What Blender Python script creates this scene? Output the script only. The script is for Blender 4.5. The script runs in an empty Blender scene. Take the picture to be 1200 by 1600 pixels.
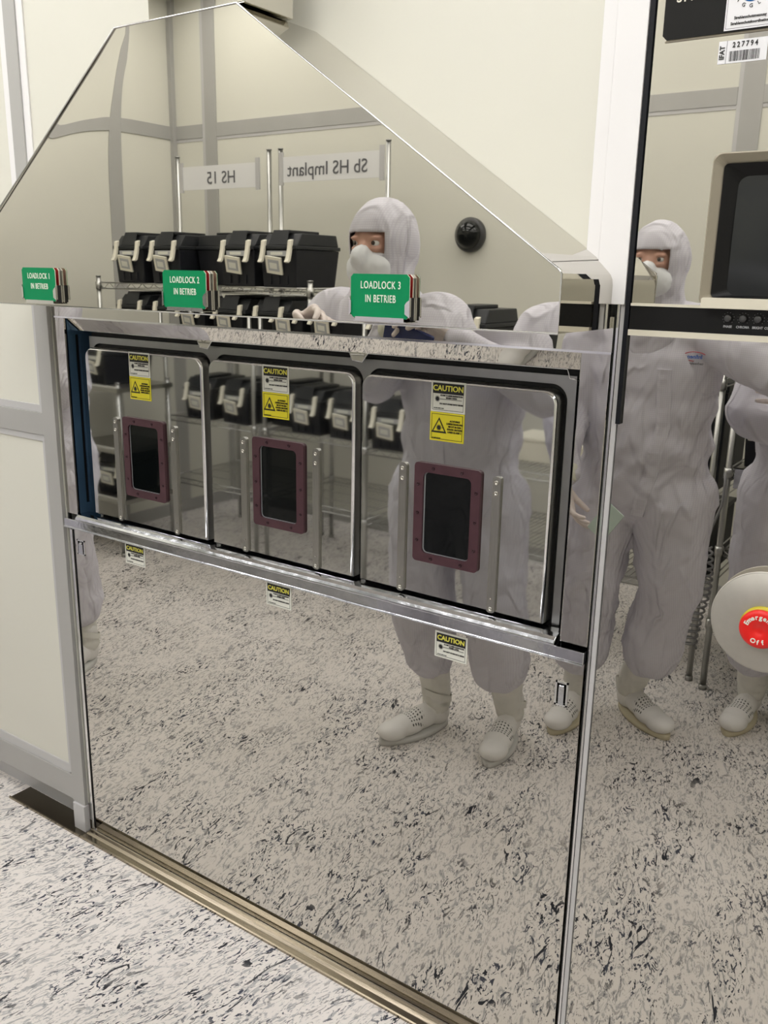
import bpy, bmesh, math, random
from mathutils import Vector, Matrix, noise
random.seed(7)
SC = bpy.context.scene
COL = SC.collection
PI = math.pi

# ------------------------------------------------------------------ camera
cam_d = bpy.data.cameras.new('camera'); cam = bpy.data.objects.new('camera', cam_d); COL.objects.link(cam)
SC.camera = cam
F_PX = 1390.364
def _cam():
    vx = Vector((-1504 - 600, 389 - 800, F_PX)).normalized() * -1   # world +X seen from the camera (x right, y down, z forward)
    vz = Vector((503 - 600, 6000 - 800, F_PX)).normalized() * -1    # world +Z
    vy = vz.cross(vx)
    right = Vector((vx[0], vy[0], vz[0])); down = Vector((vx[1], vy[1], vz[1])); fwd = Vector((vx[2], vy[2], vz[2]))
    m = Matrix((right, -down, -fwd)).transposed().to_4x4()
    m.translation = Vector((0, -1.415, 1.6))
    return m
cam.matrix_world = _cam()
cam_d.sensor_fit = 'VERTICAL'; cam_d.sensor_height = 36; cam_d.sensor_width = 27
cam_d.lens = F_PX / 1600 * 36
cam_d.clip_start = 0.02; cam_d.clip_end = 60

# ------------------------------------------------------------------ world, exposure
W = bpy.data.worlds.new('world'); SC.world = W; W.use_nodes = True
W.node_tree.nodes['Background'].inputs[0].default_value = (0.8, 0.85, 0.9, 1)
W.node_tree.nodes['Background'].inputs[1].default_value = 0.25
vs = SC.view_settings
vs.view_transform = 'Standard'; vs.look = 'None'; vs.gamma = 1; vs.use_curve_mapping = False
vs.exposure = 0.0
LIGHT_STRENGTH = 6.5
try:
    SC.cycles.max_bounces = 14; SC.cycles.glossy_bounces = 8; SC.cycles.diffuse_bounces = 4
    SC.cycles.sample_clamp_indirect = 4; SC.cycles.use_denoising = True
except Exception: pass

# ------------------------------------------------------------------ materials
def mat(name, col=(0.8, 0.8, 0.8), rough=0.5, metal=0.0, spec=0.5, coat=0.0):
    m = bpy.data.materials.new(name); m.use_nodes = True
    b = m.node_tree.nodes['Principled BSDF']
    b.inputs['Base Color'].default_value = (*col, 1); b.inputs['Roughness'].default_value = rough
    b.inputs['Metallic'].default_value = metal; b.inputs['Specular IOR Level'].default_value = spec
    b.inputs['Coat Weight'].default_value = coat
    m['n'] = 1
    return m
def N(m, t, **kw):
    n = m.node_tree.nodes.new(t)
    for k, v in kw.items(): setattr(n, k, v)
    return n
def L(m, a, b): m.node_tree.links.new(a, b)
def bsdf(m): return m.node_tree.nodes['Principled BSDF']
def noisy(m, scale, amount, bump=0.0, stretch=(1, 1, 1), rough_amt=0.0, detail=3):
    """mottles a base colour a little, and bumps it"""
    b = bsdf(m); col = list(b.inputs['Base Color'].default_value)
    tc = N(m, 'ShaderNodeTexCoord'); mp = N(m, 'ShaderNodeMapping'); mp.inputs['Scale'].default_value = stretch
    L(m, tc.outputs['Object'], mp.inputs[0])
    nz = N(m, 'ShaderNodeTexNoise'); nz.inputs['Scale'].default_value = scale; nz.inputs['Detail'].default_value = detail
    L(m, mp.outputs[0], nz.inputs['Vector'])
    if amount:
        r = N(m, 'ShaderNodeValToRGB')
        r.color_ramp.elements[0].position = 0.3; r.color_ramp.elements[1].position = 0.7
        r.color_ramp.elements[0].color = [c * (1 - amount) for c in col[:3]] + [1]
        r.color_ramp.elements[1].color = [min(1, c * (1 + amount * 0.6)) for c in col[:3]] + [1]
        L(m, nz.outputs['Fac'], r.inputs[0]); L(m, r.outputs[0], b.inputs['Base Color'])
    if rough_amt:
        mr = N(m, 'ShaderNodeMapRange'); r0 = b.inputs['Roughness'].default_value
        mr.inputs['To Min'].default_value = max(0, r0 - rough_amt); mr.inputs['To Max'].default_value = r0 + rough_amt
        L(m, nz.outputs['Fac'], mr.inputs['Value']); L(m, mr.outputs[0], b.inputs['Roughness'])
    if bump:
        bp = N(m, 'ShaderNodeBump'); bp.inputs['Strength'].default_value = bump; bp.inputs['Distance'].default_value = 0.01
        L(m, nz.outputs['Fac'], bp.inputs['Height']); L(m, bp.outputs[0], b.inputs['Normal'])
    return m

M = {}
M['mirror'] = noisy(mat('mirror_polished_steel', (0.60, 0.58, 0.535), 0.010, 1), 1.5, 0.02)
M['hood'] = noisy(mat('polished_hood_steel', (0.62, 0.60, 0.55), 0.014, 1), 1.2, 0.03)
M['door'] = noisy(mat('door_steel', (0.55, 0.545, 0.525), 0.03, 1), 2.0, 0.03)
M['door_side'] = noisy(mat('satin_door_side', (0.62, 0.61, 0.59), 0.30, 1), 30, 0.05, 0.0, (1, 1, 0.1))
M['edge'] = mat('bright_steel_edge', (0.80, 0.80, 0.80), 0.12, 1)
M['sill'] = noisy(mat('scuffed_sill_steel', (0.66, 0.67, 0.70), 0.10, 1), 45, 0.10, 0.03, (1, 1, 1), 0.05)
M['brushed'] = noisy(mat('brushed_steel', (0.42, 0.41, 0.38), 0.34, 1), 90, 0.1, 0.03, (12, 12, 0.4))
M['grey_steel'] = noisy(mat('dull_grey_steel', (0.36, 0.36, 0.35), 0.32, 1), 20, 0.08)
M['track'] = noisy(mat('brown_steel_track', (0.34, 0.295, 0.225), 0.24, 1), 30, 0.12, 0.03, (0.3, 4, 4))
M['dark_steel'] = mat('dark_polished_channel', (0.16, 0.14, 0.11), 0.10, 1)
M['screw'] = mat('screw_steel', (0.6, 0.58, 0.52), 0.22, 1)
M['wire'] = mat('chrome_wire', (0.50, 0.50, 0.48), 0.3, 1)
M['blue_steel'] = noisy(mat('blue_tinted_steel', (0.10, 0.20, 0.33), 0.16, 0.45), 8, 0.25, 0.0, (1, 1, 0.5))  # left reveal: mottled blue put into the steel's base colour
M['black'] = mat('black_gap', (0.004, 0.004, 0.004), 0.6)
M['rubber'] = mat('black_rubber', (0.006, 0.007, 0.010), 0.5, 0, 0.25)
M['purple'] = noisy(mat('purple_anodised_frame', (0.095, 0.042, 0.052), 0.42, 0.35), 40, 0.1)
M['purple_screw'] = mat('dark_screw', (0.05, 0.02, 0.026), 0.35, 0.5)
M['glass_dark'] = mat('dark_window_glass', (0.003, 0.004, 0.004), 0.03, 0, 0.4, 0.0)
M['seal'] = mat('grey_glass_seal', (0.30, 0.32, 0.33), 0.35)
M['wall'] = noisy(mat('cream_wall_panel', (0.71, 0.70, 0.62), 0.35), 3, 0.015)
M['white_col'] = noisy(mat('white_lacquered_column', (0.83, 0.82, 0.82), 0.3), 3, 0.01)
M['alu'] = noisy(mat('grey_aluminium_profile', (0.44, 0.435, 0.42), 0.42, 0.15), 5, 0.03)
M['alu_light'] = noisy(mat('light_aluminium_lip', (0.56, 0.555, 0.555), 0.4, 0.1), 5, 0.02)
M['ceil'] = mat('ceiling_grey', (0.45, 0.46, 0.46), 0.6)
M['green'] = mat('green_sign_plastic', (0.0, 0.235, 0.085), 0.5, 0, 0.2)
M['red_plate'] = mat('dark_red_plastic', (0.22, 0.008, 0.008), 0.35)
M['plate_core'] = mat('cream_plate_core', (0.75, 0.78, 0.62), 0.4)
M['ink_white'] = mat('white_lettering', (0.78, 0.82, 0.72), 0.5)
M['yellow'] = mat('yellow_sticker', (0.82, 0.72, 0.03), 0.35)
M['ink_yellow'] = mat('yellow_lettering', (0.85, 0.80, 0.12), 0.4)
M['paper'] = mat('white_sticker', (0.80, 0.80, 0.72), 0.4)
M['paper_white'] = mat('white_paper', (0.80, 0.80, 0.82), 0.5)
M['ink'] = mat('black_ink', (0.012, 0.012, 0.012), 0.5)
M['ink_grey'] = mat('grey_ink', (0.12, 0.12, 0.13), 0.5)
M['bin'] = noisy(mat('black_bin_plastic', (0.012, 0.013, 0.017), 0.5, 0, 0.3), 30, 0.2)
M['bin_lid'] = mat('black_bin_lid', (0.018, 0.020, 0.023), 0.45, 0, 0.35)
M['cream'] = mat('cream_plastic', (0.86, 0.83, 0.70), 0.45)
M['bin_label'] = mat('grey_label', (0.45, 0.46, 0.47), 0.5)
M['bezel'] = noisy(mat('beige_monitor_bezel', (0.33, 0.295, 0.225), 0.5), 8, 0.03)
M['bezel_light'] = mat('cream_monitor_lip', (0.68, 0.64, 0.52), 0.45)
M['screen'] = mat('grey_crt_glass', (0.022, 0.024, 0.024), 0.10, 0, 0.3, 0.0)
M['black_plastic'] = mat('black_plastic', (0.006, 0.006, 0.006), 0.4, 0, 0.25)
M['plate_black'] = mat('black_name_plate', (0.010, 0.010, 0.009), 0.55, 0, 0.2)
M['knob'] = mat('dark_knob', (0.05, 0.05, 0.05), 0.4)
M['dish'] = noisy(mat('satin_aluminium_dish', (0.44, 0.42, 0.375), 0.45, 0.5), 60, 0.04)
M['dish_rim'] = mat('pale_dish_rim', (0.78, 0.75, 0.68), 0.4)
M['red'] = mat('red_button', (0.78, 0.012, 0.008), 0.35)
M['yellow_ring'] = mat('yellow_button_base', (0.55, 0.46, 0.02), 0.4)
M['sign_panel'] = mat('white_hanging_sign', (0.80, 0.80, 0.80), 0.4)
M['blue'] = mat('blue_print', (0.02, 0.14, 0.55), 0.5)
M['blue_disc'] = mat('blue_disc', (0.01, 0.22, 0.70), 0.4)
M['red_print'] = mat('red_print', (0.6, 0.02, 0.03), 0.5)
M['mask'] = mat('white_face_mask', (0.78, 0.80, 0.82), 0.8)
M['skin'] = noisy(mat('skin', (0.62, 0.36, 0.27), 0.5), 25, 0.05)
M['eye'] = mat('eye_white', (0.8, 0.8, 0.78), 0.3)
M['iris'] = mat('dark_iris', (0.05, 0.03, 0.02), 0.2)
M['glove'] = noisy(mat('pale_latex_glove', (0.80, 0.71, 0.67), 0.45), 60, 0.06, 0.25)
M['cuff'] = mat('ivory_knit_cuff', (0.74, 0.74, 0.62), 0.8)
M['sole'] = mat('yellowed_sole', (0.66, 0.60, 0.44), 0.6)
M['sole_grey'] = mat('white_sole', (0.66, 0.66, 0.64), 0.6)
M['boot_shaft'] = noisy(mat('ivory_boot_fabric', (0.78, 0.77, 0.72), 0.75), 14, 0.08, 0.3)
M['device'] = mat('blue_black_device', (0.02, 0.03, 0.12), 0.25)
M['tablet_glass'] = mat('pale_green_glass', (0.62, 0.74, 0.67), 0.08, 0, 0.6)
M['cable'] = mat('grey_cable', (0.25, 0.25, 0.25), 0.45)
M['lightbody'] = mat('light_frame', (0.8, 0.8, 0.8), 0.5)
m = bpy.data.materials.new('lamp_diffuser'); m.use_nodes = True; nt = m.node_tree
nt.nodes.remove(nt.nodes['Principled BSDF']); e = nt.nodes.new('ShaderNodeEmission')
e.inputs[0].default_value = (1.0, 0.98, 0.965, 1); e.inputs[1].default_value = LIGHT_STRENGTH
nt.links.new(e.outputs[0], nt.nodes['Material Output'].inputs[0]); M['lamp'] = m

def suit_material(name, tint):
    m = mat(name, tint, 0.75, 0, 0.2); b = bsdf(m)
    tc = N(m, 'ShaderNodeTexCoord')
    # fine woven grid
    cks = []
    for axis in (0, 2):
        w = N(m, 'ShaderNodeTexWave'); w.wave_type = 'BANDS'; w.bands_direction = 'XYZ'[axis]
        w.inputs['Scale'].default_value = 52; w.inputs['Distortion'].default_value = 0.3
        L(m, tc.outputs['Object'], w.inputs['Vector']); cks.append(w)
    mx = N(m, 'ShaderNodeMath', operation='MAXIMUM'); L(m, cks[0].outputs['Fac'], mx.inputs[0]); L(m, cks[1].outputs['Fac'], mx.inputs[1])
    r = N(m, 'ShaderNodeValToRGB'); r.color_ramp.elements[0].position = 0.55; r.color_ramp.elements[1].position = 1.0
    r.color_ramp.elements[0].color = (*tint, 1); r.color_ramp.elements[1].color = (tint[0] * 0.90, tint[1] * 0.89, tint[2] * 0.91, 1)
    L(m, mx.outputs[0], r.inputs[0]); L(m, r.outputs[0], b.inputs['Base Color'])
    mp = N(m, 'ShaderNodeMapping'); mp.inputs['Scale'].default_value = (1, 1, 0.55); L(m, tc.outputs['Object'], mp.inputs[0])
    nz = N(m, 'ShaderNodeTexNoise'); nz.inputs['Scale'].default_value = 5.5; nz.inputs['Detail'].default_value = 2.0; nz.inputs['Distortion'].default_value = 1.6
    L(m, mp.outputs[0], nz.inputs['Vector'])
    mp2 = N(m, 'ShaderNodeMapping'); mp2.inputs['Scale'].default_value = (1, 1, 0.45); mp2.inputs['Rotation'].default_value = (0, 0.5, 0); L(m, tc.outputs['Object'], mp2.inputs[0])
    n2 = N(m, 'ShaderNodeTexNoise'); n2.inputs['Scale'].default_value = 7; n2.inputs['Detail'].default_value = 1.5; n2.inputs['Distortion'].default_value = 1.0; L(m, mp2.outputs[0], n2.inputs['Vector'])
    s1 = N(m, 'ShaderNodeMath', operation='SUBTRACT'); L(m, n2.outputs['Fac'], s1.inputs[0]); s1.inputs[1].default_value = 0.5
    s2 = N(m, 'ShaderNodeMath', operation='ABSOLUTE'); L(m, s1.outputs[0], s2.inputs[0])
    s3 = N(m, 'ShaderNodeMapRange'); s3.interpolation_type = 'SMOOTHSTEP'; s3.inputs['From Min'].default_value = 0.0; s3.inputs['From Max'].default_value = 0.09; s3.inputs['To Min'].default_value = 1; s3.inputs['To Max'].default_value = 0; L(m, s2.outputs[0], s3.inputs['Value'])
    s4 = N(m, 'ShaderNodeMath', operation='MULTIPLY_ADD'); L(m, s3.outputs[0], s4.inputs[0]); s4.inputs[1].default_value = 0.16; L(m, nz.outputs['Fac'], s4.inputs[2])
    bp = N(m, 'ShaderNodeBump'); bp.inputs['Strength'].default_value = 0.9; bp.inputs['Distance'].default_value = 0.035
    L(m, s4.outputs[0], bp.inputs['Height']); L(m, bp.outputs[0], b.inputs['Normal'])
    return m
M['suit'] = suit_material('lilac_white_cleanroom_fabric', (0.70, 0.69, 0.745))

# boots: white leather, rows of small perforations over the instep
def boot_material():
    m = mat('white_perforated_boot', (0.84, 0.83, 0.81), 0.45); b = bsdf(m)
    tc = N(m, 'ShaderNodeTexCoord')
    mp = N(m, 'ShaderNodeMapping'); mp.inputs['Scale'].default_value = (90, 90, 0); L(m, tc.outputs['Object'], mp.inputs[0])
    v = N(m, 'ShaderNodeTexVoronoi'); v.inputs['Scale'].default_value = 1.0; v.inputs['Randomness'].default_value = 0.0
    L(m, mp.outputs[0], v.inputs['Vector'])
    lt = N(m, 'ShaderNodeMath', operation='LESS_THAN'); lt.inputs[1].default_value = 0.26; L(m, v.outputs['Distance'], lt.inputs[0])
    sp = N(m, 'ShaderNodeSeparateXYZ'); L(m, tc.outputs['Object'], sp.inputs[0])
    def band(out, lo, hi):
        a = N(m, 'ShaderNodeMath', operation='GREATER_THAN'); a.inputs[1].default_value = lo; L(m, out, a.inputs[0])
        c = N(m, 'ShaderNodeMath', operation='LESS_THAN'); c.inputs[1].default_value = hi; L(m, out, c.inputs[0])
        d = N(m, 'ShaderNodeMath', operation='MULTIPLY'); L(m, a.outputs[0], d.inputs[0]); L(m, c.outputs[0], d.inputs[1]); return d
    k = band(sp.outputs[1], 0.135, 0.195); z = band(sp.outputs[2], 0.05, 0.12)
    a = N(m, 'ShaderNodeMath', operation='MULTIPLY'); L(m, k.outputs[0], a.inputs[0]); L(m, z.outputs[0], a.inputs[1])
    c = N(m, 'ShaderNodeMath', operation='MULTIPLY'); L(m, a.outputs[0], c.inputs[0]); L(m, lt.outputs[0], c.inputs[1])
    mixn = N(m, 'ShaderNodeMix', data_type='RGBA'); mixn.inputs[6].default_value = (0.84, 0.83, 0.81, 1); mixn.inputs[7].default_value = (0.10, 0.10, 0.10, 1)
    L(m, c.outputs[0], mixn.inputs[0]); L(m, mixn.outputs[2], b.inputs['Base Color'])
    return m
M['boot'] = boot_material()

# floor: off-white vinyl with streaky navy and grey flecks
def floor_material():
    m = mat('flecked_vinyl_floor', (0.74, 0.69, 0.64), 0.38, 0, 0.35); b = bsdf(m)
    g = N(m, 'ShaderNodeNewGeometry')
    rot = N(m, 'ShaderNodeMapping'); rot.inputs['Rotation'].default_value = (0, 0, math.radians(14))
    L(m, g.outputs['Position'], rot.inputs[0])
    def fleck(scale, stretch, dist, lo, hi, detail, off, rough=0.5):
        mp = N(m, 'ShaderNodeMapping'); mp.inputs['Scale'].default_value = stretch; mp.inputs['Location'].default_value = off
        L(m, rot.outputs[0], mp.inputs[0])
        n = N(m, 'ShaderNodeTexNoise'); n.inputs['Scale'].default_value = scale; n.inputs['Detail'].default_value = detail
        n.inputs['Distortion'].default_value = dist; n.inputs['Roughness'].default_value = rough
        L(m, mp.outputs[0], n.inputs['Vector'])
        r = N(m, 'ShaderNodeMapRange'); r.interpolation_type = 'SMOOTHSTEP'
        r.inputs['From Min'].default_value = lo; r.inputs['From Max'].default_value = hi
        L(m, n.outputs['Fac'], r.inputs['Value']); return r
    mask = fleck(7, (1, 0.6, 1), 0.6, 0.38, 0.66, 2, (0, 0, 0))
    dark = fleck(21, (1, 0.36, 1), 3.6, 0.606, 0.628, 2.8, (3, 1, 0), 0.6)
    dark2 = fleck(56, (1, 0.36, 1), 3.0, 0.585, 0.612, 2.0, (13, 5, 0), 0.55)
    grey = fleck(48, (1, 0.30, 1), 2.6, 0.515, 0.62, 3.0, (7, 2, 0), 0.62)
    tone = fleck(2.2, (1, 1, 1), 0.3, 0.3, 0.7, 2, (1, 1, 0))
    def mul(a, c, k=None):
        q = N(m, 'ShaderNodeMath', operation='MULTIPLY'); L(m, a, q.inputs[0])
        if k is None: L(m, c, q.inputs[1])
        else: q.inputs[1].default_value = k
        return q.outputs[0]
    def mix(fac, a, c):
        q = N(m, 'ShaderNodeMix', data_type='RGBA')
        if isinstance(fac, float): q.inputs[0].default_value = fac
        else: L(m, fac, q.inputs[0])
        for i, x in ((6, a), (7, c)):
            if isinstance(x, tuple): q.inputs[i].default_value = (*x, 1)
            else: L(m, x, q.inputs[i])
        return q.outputs[2]
    base = mix(tone.outputs[0], (0.78, 0.735, 0.695), (0.84, 0.795, 0.76))
    c1 = mix(mul(grey.outputs[0], None, 0.55), base, (0.16, 0.185, 0.215))
    mk = N(m, 'ShaderNodeMath', operation='ADD'); L(m, mask.outputs[0], mk.inputs[0]); mk.inputs[1].default_value = 0.25; mk.use_clamp = True
    c2 = mix(mul(dark2.outputs[0], mk.outputs[0]), c1, (0.045, 0.052, 0.08))
    c3 = mix(mul(dark.outputs[0], mk.outputs[0]), c2, (0.009, 0.011, 0.020))
    L(m, c3, b.inputs['Base Color'])
    return m
M['floor'] = floor_material()

# ------------------------------------------------------------------ mesh helpers
def link(name, me, parent=None, loc=None):
    o = bpy.data.objects.new(name, me); COL.objects.link(o)
    if parent is not None: o.parent = parent
    if loc is not None: o.location = loc
    return o
def empty(name, loc=(0, 0, 0), rz=0):
    o = link(name, None, None, loc); o.empty_display_size = 0.05; o.rotation_euler = (0, 0, rz); return o
def tag(o, label=None, cat=None, group=None, kind=None):
    if label: o['label'] = label
    if cat: o['category'] = cat
    if group: o['group'] = group
    if kind: o['kind'] = kind
    return o
class MB:
    def __init__(s): s.bm = bmesh.new(); s.mats = []
    def mi(s, m):
        if m not in s.mats: s.mats.append(m)
        return s.mats.index(m)
    def faces(s, vs_, fs, m, smooth=False):
        bv = [s.bm.verts.new(v) for v in vs_]; k = s.mi(m); out = []
        for f in fs:
            try: q = s.bm.faces.new([bv[i] for i in f]); q.material_index = k; q.smooth = smooth; out.append(q)
            except ValueError: pass
        return out
    def box(s, a, b, m, mx=None):
        x0, y0, z0 = a; x1, y1, z1 = b
        x0, x1 = sorted((x0, x1)); y0, y1 = sorted((y0, y1)); z0, z1 = sorted((z0, z1))
        v = [Vector(p) for p in ((x0, y0, z0), (x1, y0, z0), (x1, y1, z0), (x0, y1, z0), (x0, y0, z1), (x1, y0, z1), (x1, y1, z1), (x0, y1, z1))]
        if mx is not None: v = [mx @ p for p in v]
        s.faces(v, [(0, 3, 2, 1), (4, 5, 6, 7), (0, 1, 5, 4), (1, 2, 6, 5), (2, 3, 7, 6), (3, 0, 4, 7)], m); return s
    def prism(s, pts, y0, y1, m, cap0=True, cap1=True, smooth=False):
        """pts (x,z) counter-clockwise seen from -y; extruded from y0 (front) to y1"""
        n = len(pts)
        v = [Vector((x, y0, z)) for x, z in pts] + [Vector((x, y1, z)) for x, z in pts]
        f = []
        if cap0: f.append(tuple(range(n)))
        if cap1: f.append(tuple(reversed(range(n, 2 * n))))
        for i in range(n):
            j = (i + 1) % n; f.append((i, i + n, j + n, j))
        s.faces(v, f, m, smooth); return s
    def loft(s, rings, m, cap0=True, cap1=True, smooth=False):
        n = len(rings[0]); v = [Vector(p) for r in rings for p in r]; f = []
        for k in range(len(rings) - 1):
            for i in range(n):
                j = (i + 1) % n; f.append((k * n + i, k * n + j, (k + 1) * n + j, (k + 1) * n + i))
        if cap0: f.append(tuple(reversed(range(n))))
        if cap1: f.append(tuple(range((len(rings) - 1) * n, len(rings) * n)))
        s.faces(v, f, m, smooth); return s
    def tube(s, pts, r, m, seg=8, caps=True):
        pts = [Vector(p) for p in pts]
        rr = r if isinstance(r, (list, tuple)) else [r] * len(pts)
        rings = []; up = None
        for i, p in enumerate(pts):
            d = (pts[min(i + 1, len(pts) - 1)] - pts[max(i - 1, 0)]).normalized()
            if up is None: up = d.orthogonal().normalized()
            a = (up - d * up.dot(d))
            a = a.normalized() if a.length > 1e-6 else d.orthogonal().normalized()
            up = a; b = d.cross(a)
            rings.append([p + (a * math.cos(2 * PI * k / seg) + b * math.sin(2 * PI * k / seg)) * rr[i] for k in range(seg)])
        return s.loft(rings, m, caps, caps, True)
    def cyl(s, a, b, r, m, seg=16): return s.tube([a, b], r, m, seg)
    def lathe(s, prof, m, seg=48, mx=None, smooth=True):
        """prof: (radius, height) turned about local z"""
        mx = mx or Matrix.Identity(4); rings = []
        for r, h in prof:
            rings.append([mx @ Vector((max(r, 1e-4) * math.cos(2 * PI * k / seg), max(r, 1e-4) * math.sin(2 * PI * k / seg), h)) for k in range(seg)])
        return s.loft(rings, m, True, True, smooth)
    def build(s, name, parent=None, loc=None, bevel=0, recalc=True, autosmooth=False):
        if recalc: bmesh.ops.recalc_face_normals(s.bm, faces=s.bm.faces[:])
        me = bpy.data.meshes.new(name); s.bm.to_mesh(me); s.bm.free()
        for m in s.mats: me.materials.append(m)
        o = link(name, me, parent, loc)
        if bevel:
            md = o.modifiers.new('bevel', 'BEVEL'); md.width = bevel; md.segments = 3; md.limit_method = 'ANGLE'; md.angle_limit = math.radians(40)
        return o
def copy_tree(o, parent=None):
    c = o.copy(); COL.objects.link(c); c.parent = parent
    for ch in list(o.children): copy_tree(ch, c)
    return c
def rrect(x0, z0, x1, z1, r, seg=6, corners=(1, 1, 1, 1)):
    """rounded rectangle (x,z) counter-clockwise; corners: bl, br, tr, tl"""
    pts = []
    for (cx, cz, a0, on) in ((x0 + r, z0 + r, PI, corners[0]), (x1 - r, z0 + r, 1.5 * PI, corners[1]), (x1 - r, z1 - r, 0, corners[2]), (x0 + r, z1 - r, 0.5 * PI, corners[3])):
        if on:
            for k in range(seg + 1):
                a = a0 + 0.5 * PI * k / seg; pts.append((cx + r * math.cos(a), cz + r * math.sin(a)))
        else:
            pts.append({PI: (x0, z0), 1.5 * PI: (x1, z0), 0: (x1, z1), 0.5 * PI: (x0, z1)}[a0])
    return pts
def eval_mesh(o):
    dg = bpy.context.evaluated_depsgraph_get(); dg.update()
    return bpy.data.meshes.new_from_object(o.evaluated_get(dg), depsgraph=dg)
def text_into(mb, body, size, m, mx, sx=1.0, bold=0.0, align='CENTER', ext=0.0004, spacing=1.0):
    """lettering as solid geometry: local x right, y up, placed by mx"""
    cu = bpy.data.curves.new('t', 'FONT'); cu.body = body; cu.size = size; cu.align_x = align; cu.align_y = 'CENTER'
    cu.offset = bold; cu.extrude = ext; cu.resolution_u = 3; cu.space_character = spacing
    o = bpy.data.objects.new('t', cu); COL.objects.link(o)
    me = eval_mesh(o); bpy.data.objects.remove(o); bpy.data.curves.remove(cu)
    vs_ = [mx @ Vector((v.co.x * sx, v.co.y, v.co.z)) for v in me.vertices]
    mb.faces(vs_, [tuple(p.vertices) for p in me.polygons], m)
    bpy.data.meshes.remove(me)
def on_wall(x, y, z, flip=False):
    """text frame on a vertical face: reading from -y (flip: from +y)"""
    m = Matrix.Translation((x, y, z)) @ Matrix.Rotation(PI / 2, 4, 'X')
    if flip: m = Matrix.Translation((x, y, z)) @ Matrix.Rotation(PI, 4, 'Z') @ Matrix.Rotation(PI / 2, 4, 'X')
    return m

# ------------------------------------------------------------------ the room
XL, XR, YB, ZC = -4.46, 2.6, -3.15, 3.2
def struct(o, label=None): o['kind'] = 'structure'; return o
struct(MB().box((XL - .1, YB - .1, -.1), (XR + .1, 0.3, 0), M['floor']).build('floor'))
struct(MB().box((XL - .1, YB - .1, ZC), (XR + .1, 0.3, ZC + .1), M['ceil']).build('ceiling'))
w = MB()
w.box((XL, 0.0, 0.09), (-1.99, 0.14, ZC), M['wall'])            # left of the cabinet, stands above a kick gap
w.box((-1.99, 0.0, 1.58), (-0.575, 0.14, ZC), M['wall'])         # above the cabinet
w.box((-1.99, 0.135, 0.0), (-0.5, 0.14, 1.58), M['wall'])        # behind the cabinet
w.box((-0.505, 0.02, 0.0), (XR, 0.14, ZC), M['wall'])            # behind the steel wall
struct(w.build('wall_back'))
struct(MB().box((XL, YB - .1, 0), (XR, YB, ZC), M['wall']).build('wall_front'))
struct(MB().box((XL - .1, YB, 0), (XL, 0.3, ZC), M['wall']).build('wall_left'))
struct(MB().box((XR, YB, 0), (XR + .1, 0.3, ZC), M['wall']).build('wall_right'))
tn = [0]
def trim(mb, bevel=0.001):
    tn[0] += 1; return struct(mb.build('trim_%d' % tn[0], bevel=bevel))
# upright profile beside the cabinet: light lip, grey post, steel foot
t = MB(); t.box((-2.045, -0.012, 0.03), (-1.992, 0.0, 1.62), M['alu']); t.box((-2.062, -0.006, 0.17), (-2.045, 0.0, 1.62), M['alu_light'])
t.box((-2.040, -0.018, -0.0), (-1.990, 0.0, 0.085), M['alu_light']); trim(t)
t = MB(); t.box((-2.078, -0.008, 1.62), (-2.032, 0.0, ZC), M['alu']); t.box((-2.104, -0.004, 1.62), (-2.078, 0.0, ZC), M['white_col']); t.box((-2.032, -0.004, 1.62), (-2.008, 0.0, ZC), M['white_col']); trim(t)
# level bands left of it
t = MB(); t.box((XL, -0.008, 1.172), (-2.045, 0.0, 1.232), M['alu']); t.box((XL, -0.004, 1.232), (-2.062, 0.0, 1.252), M['alu_light']); t.box((XL, -0.004, 1.154), (-2.062, 0.0, 1.172), M['alu_light']); trim(t)
t = MB(); t.box((XL, -0.008, 0.085), (-2.045, 0.0, 0.165), M['alu']); t.box((XL, -0.004, 0.165), (-2.062, 0.0, 0.195), M['alu_light']); trim(t)
struct(MB().box((XL, 0.035, 0.0), (-1.992, 0.05, 0.1), M['alu_light']).build('baseboard_back'))
# white lacquered column right of the hood
t = MB(); t.box((-0.577, -0.006, 1.56), (-0.555, 0.02, ZC), M['white_col']); t.box((-0.554, -0.010, 1.56), (-0.506, 0.02, ZC), M['white_col']); trim(t)
# posts and bands of the opposite wall and of the left wall
t = MB()
t.box((-4.18, YB, 0.08), (-4.085, YB + .006, ZC), M['alu']); t.box((-4.205, YB, 0.08), (-4.18, YB + .003, ZC), M['alu_light']); trim(t)
for x in (-1.17, 1.4):
    t = MB(); t.box((x, YB, 0.08), (x + .095, YB + .006, ZC), M['alu']); t.box((x - .02, YB, 0.08), (x, YB + .003, ZC), M['alu_light']); trim(t)
for x0, x1 in ((XL, -4.205), (-4.085, -1.19), (-1.075, 1.38), (1.495, XR)):
    t = MB(); t.box((x0, YB, 2.378), (x1, YB + .006, 2.455), M['alu']); t.box((x0, YB, 2.360), (x1, YB + .003, 2.378), M['alu_light']); trim(t)
t = MB(); t.box((XL, -2.73, 0.08), (XL + .006, -2.63, ZC), M['alu']); trim(t)
t = MB(); t.box((XL, YB, 2.378), (XL + .006, -2.73, 2.455), M['alu']); t.box((XL, -2.63, 2.378), (XL + .006, -0.01, 2.455), M['alu']); trim(t)
t = MB(); t.box((XL, YB, 0), (XL + .03, YB + .03, ZC), M['alu']); trim(t)
struct(MB().box((XL + .031, YB, 0), (XR, YB + .012, 0.08), M['alu']).build('baseboard_front'))
struct(MB().box((XL, YB + .031, 0), (XL + .012, -0.01, 0.08), M['alu']).build('baseboard_left'))

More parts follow.
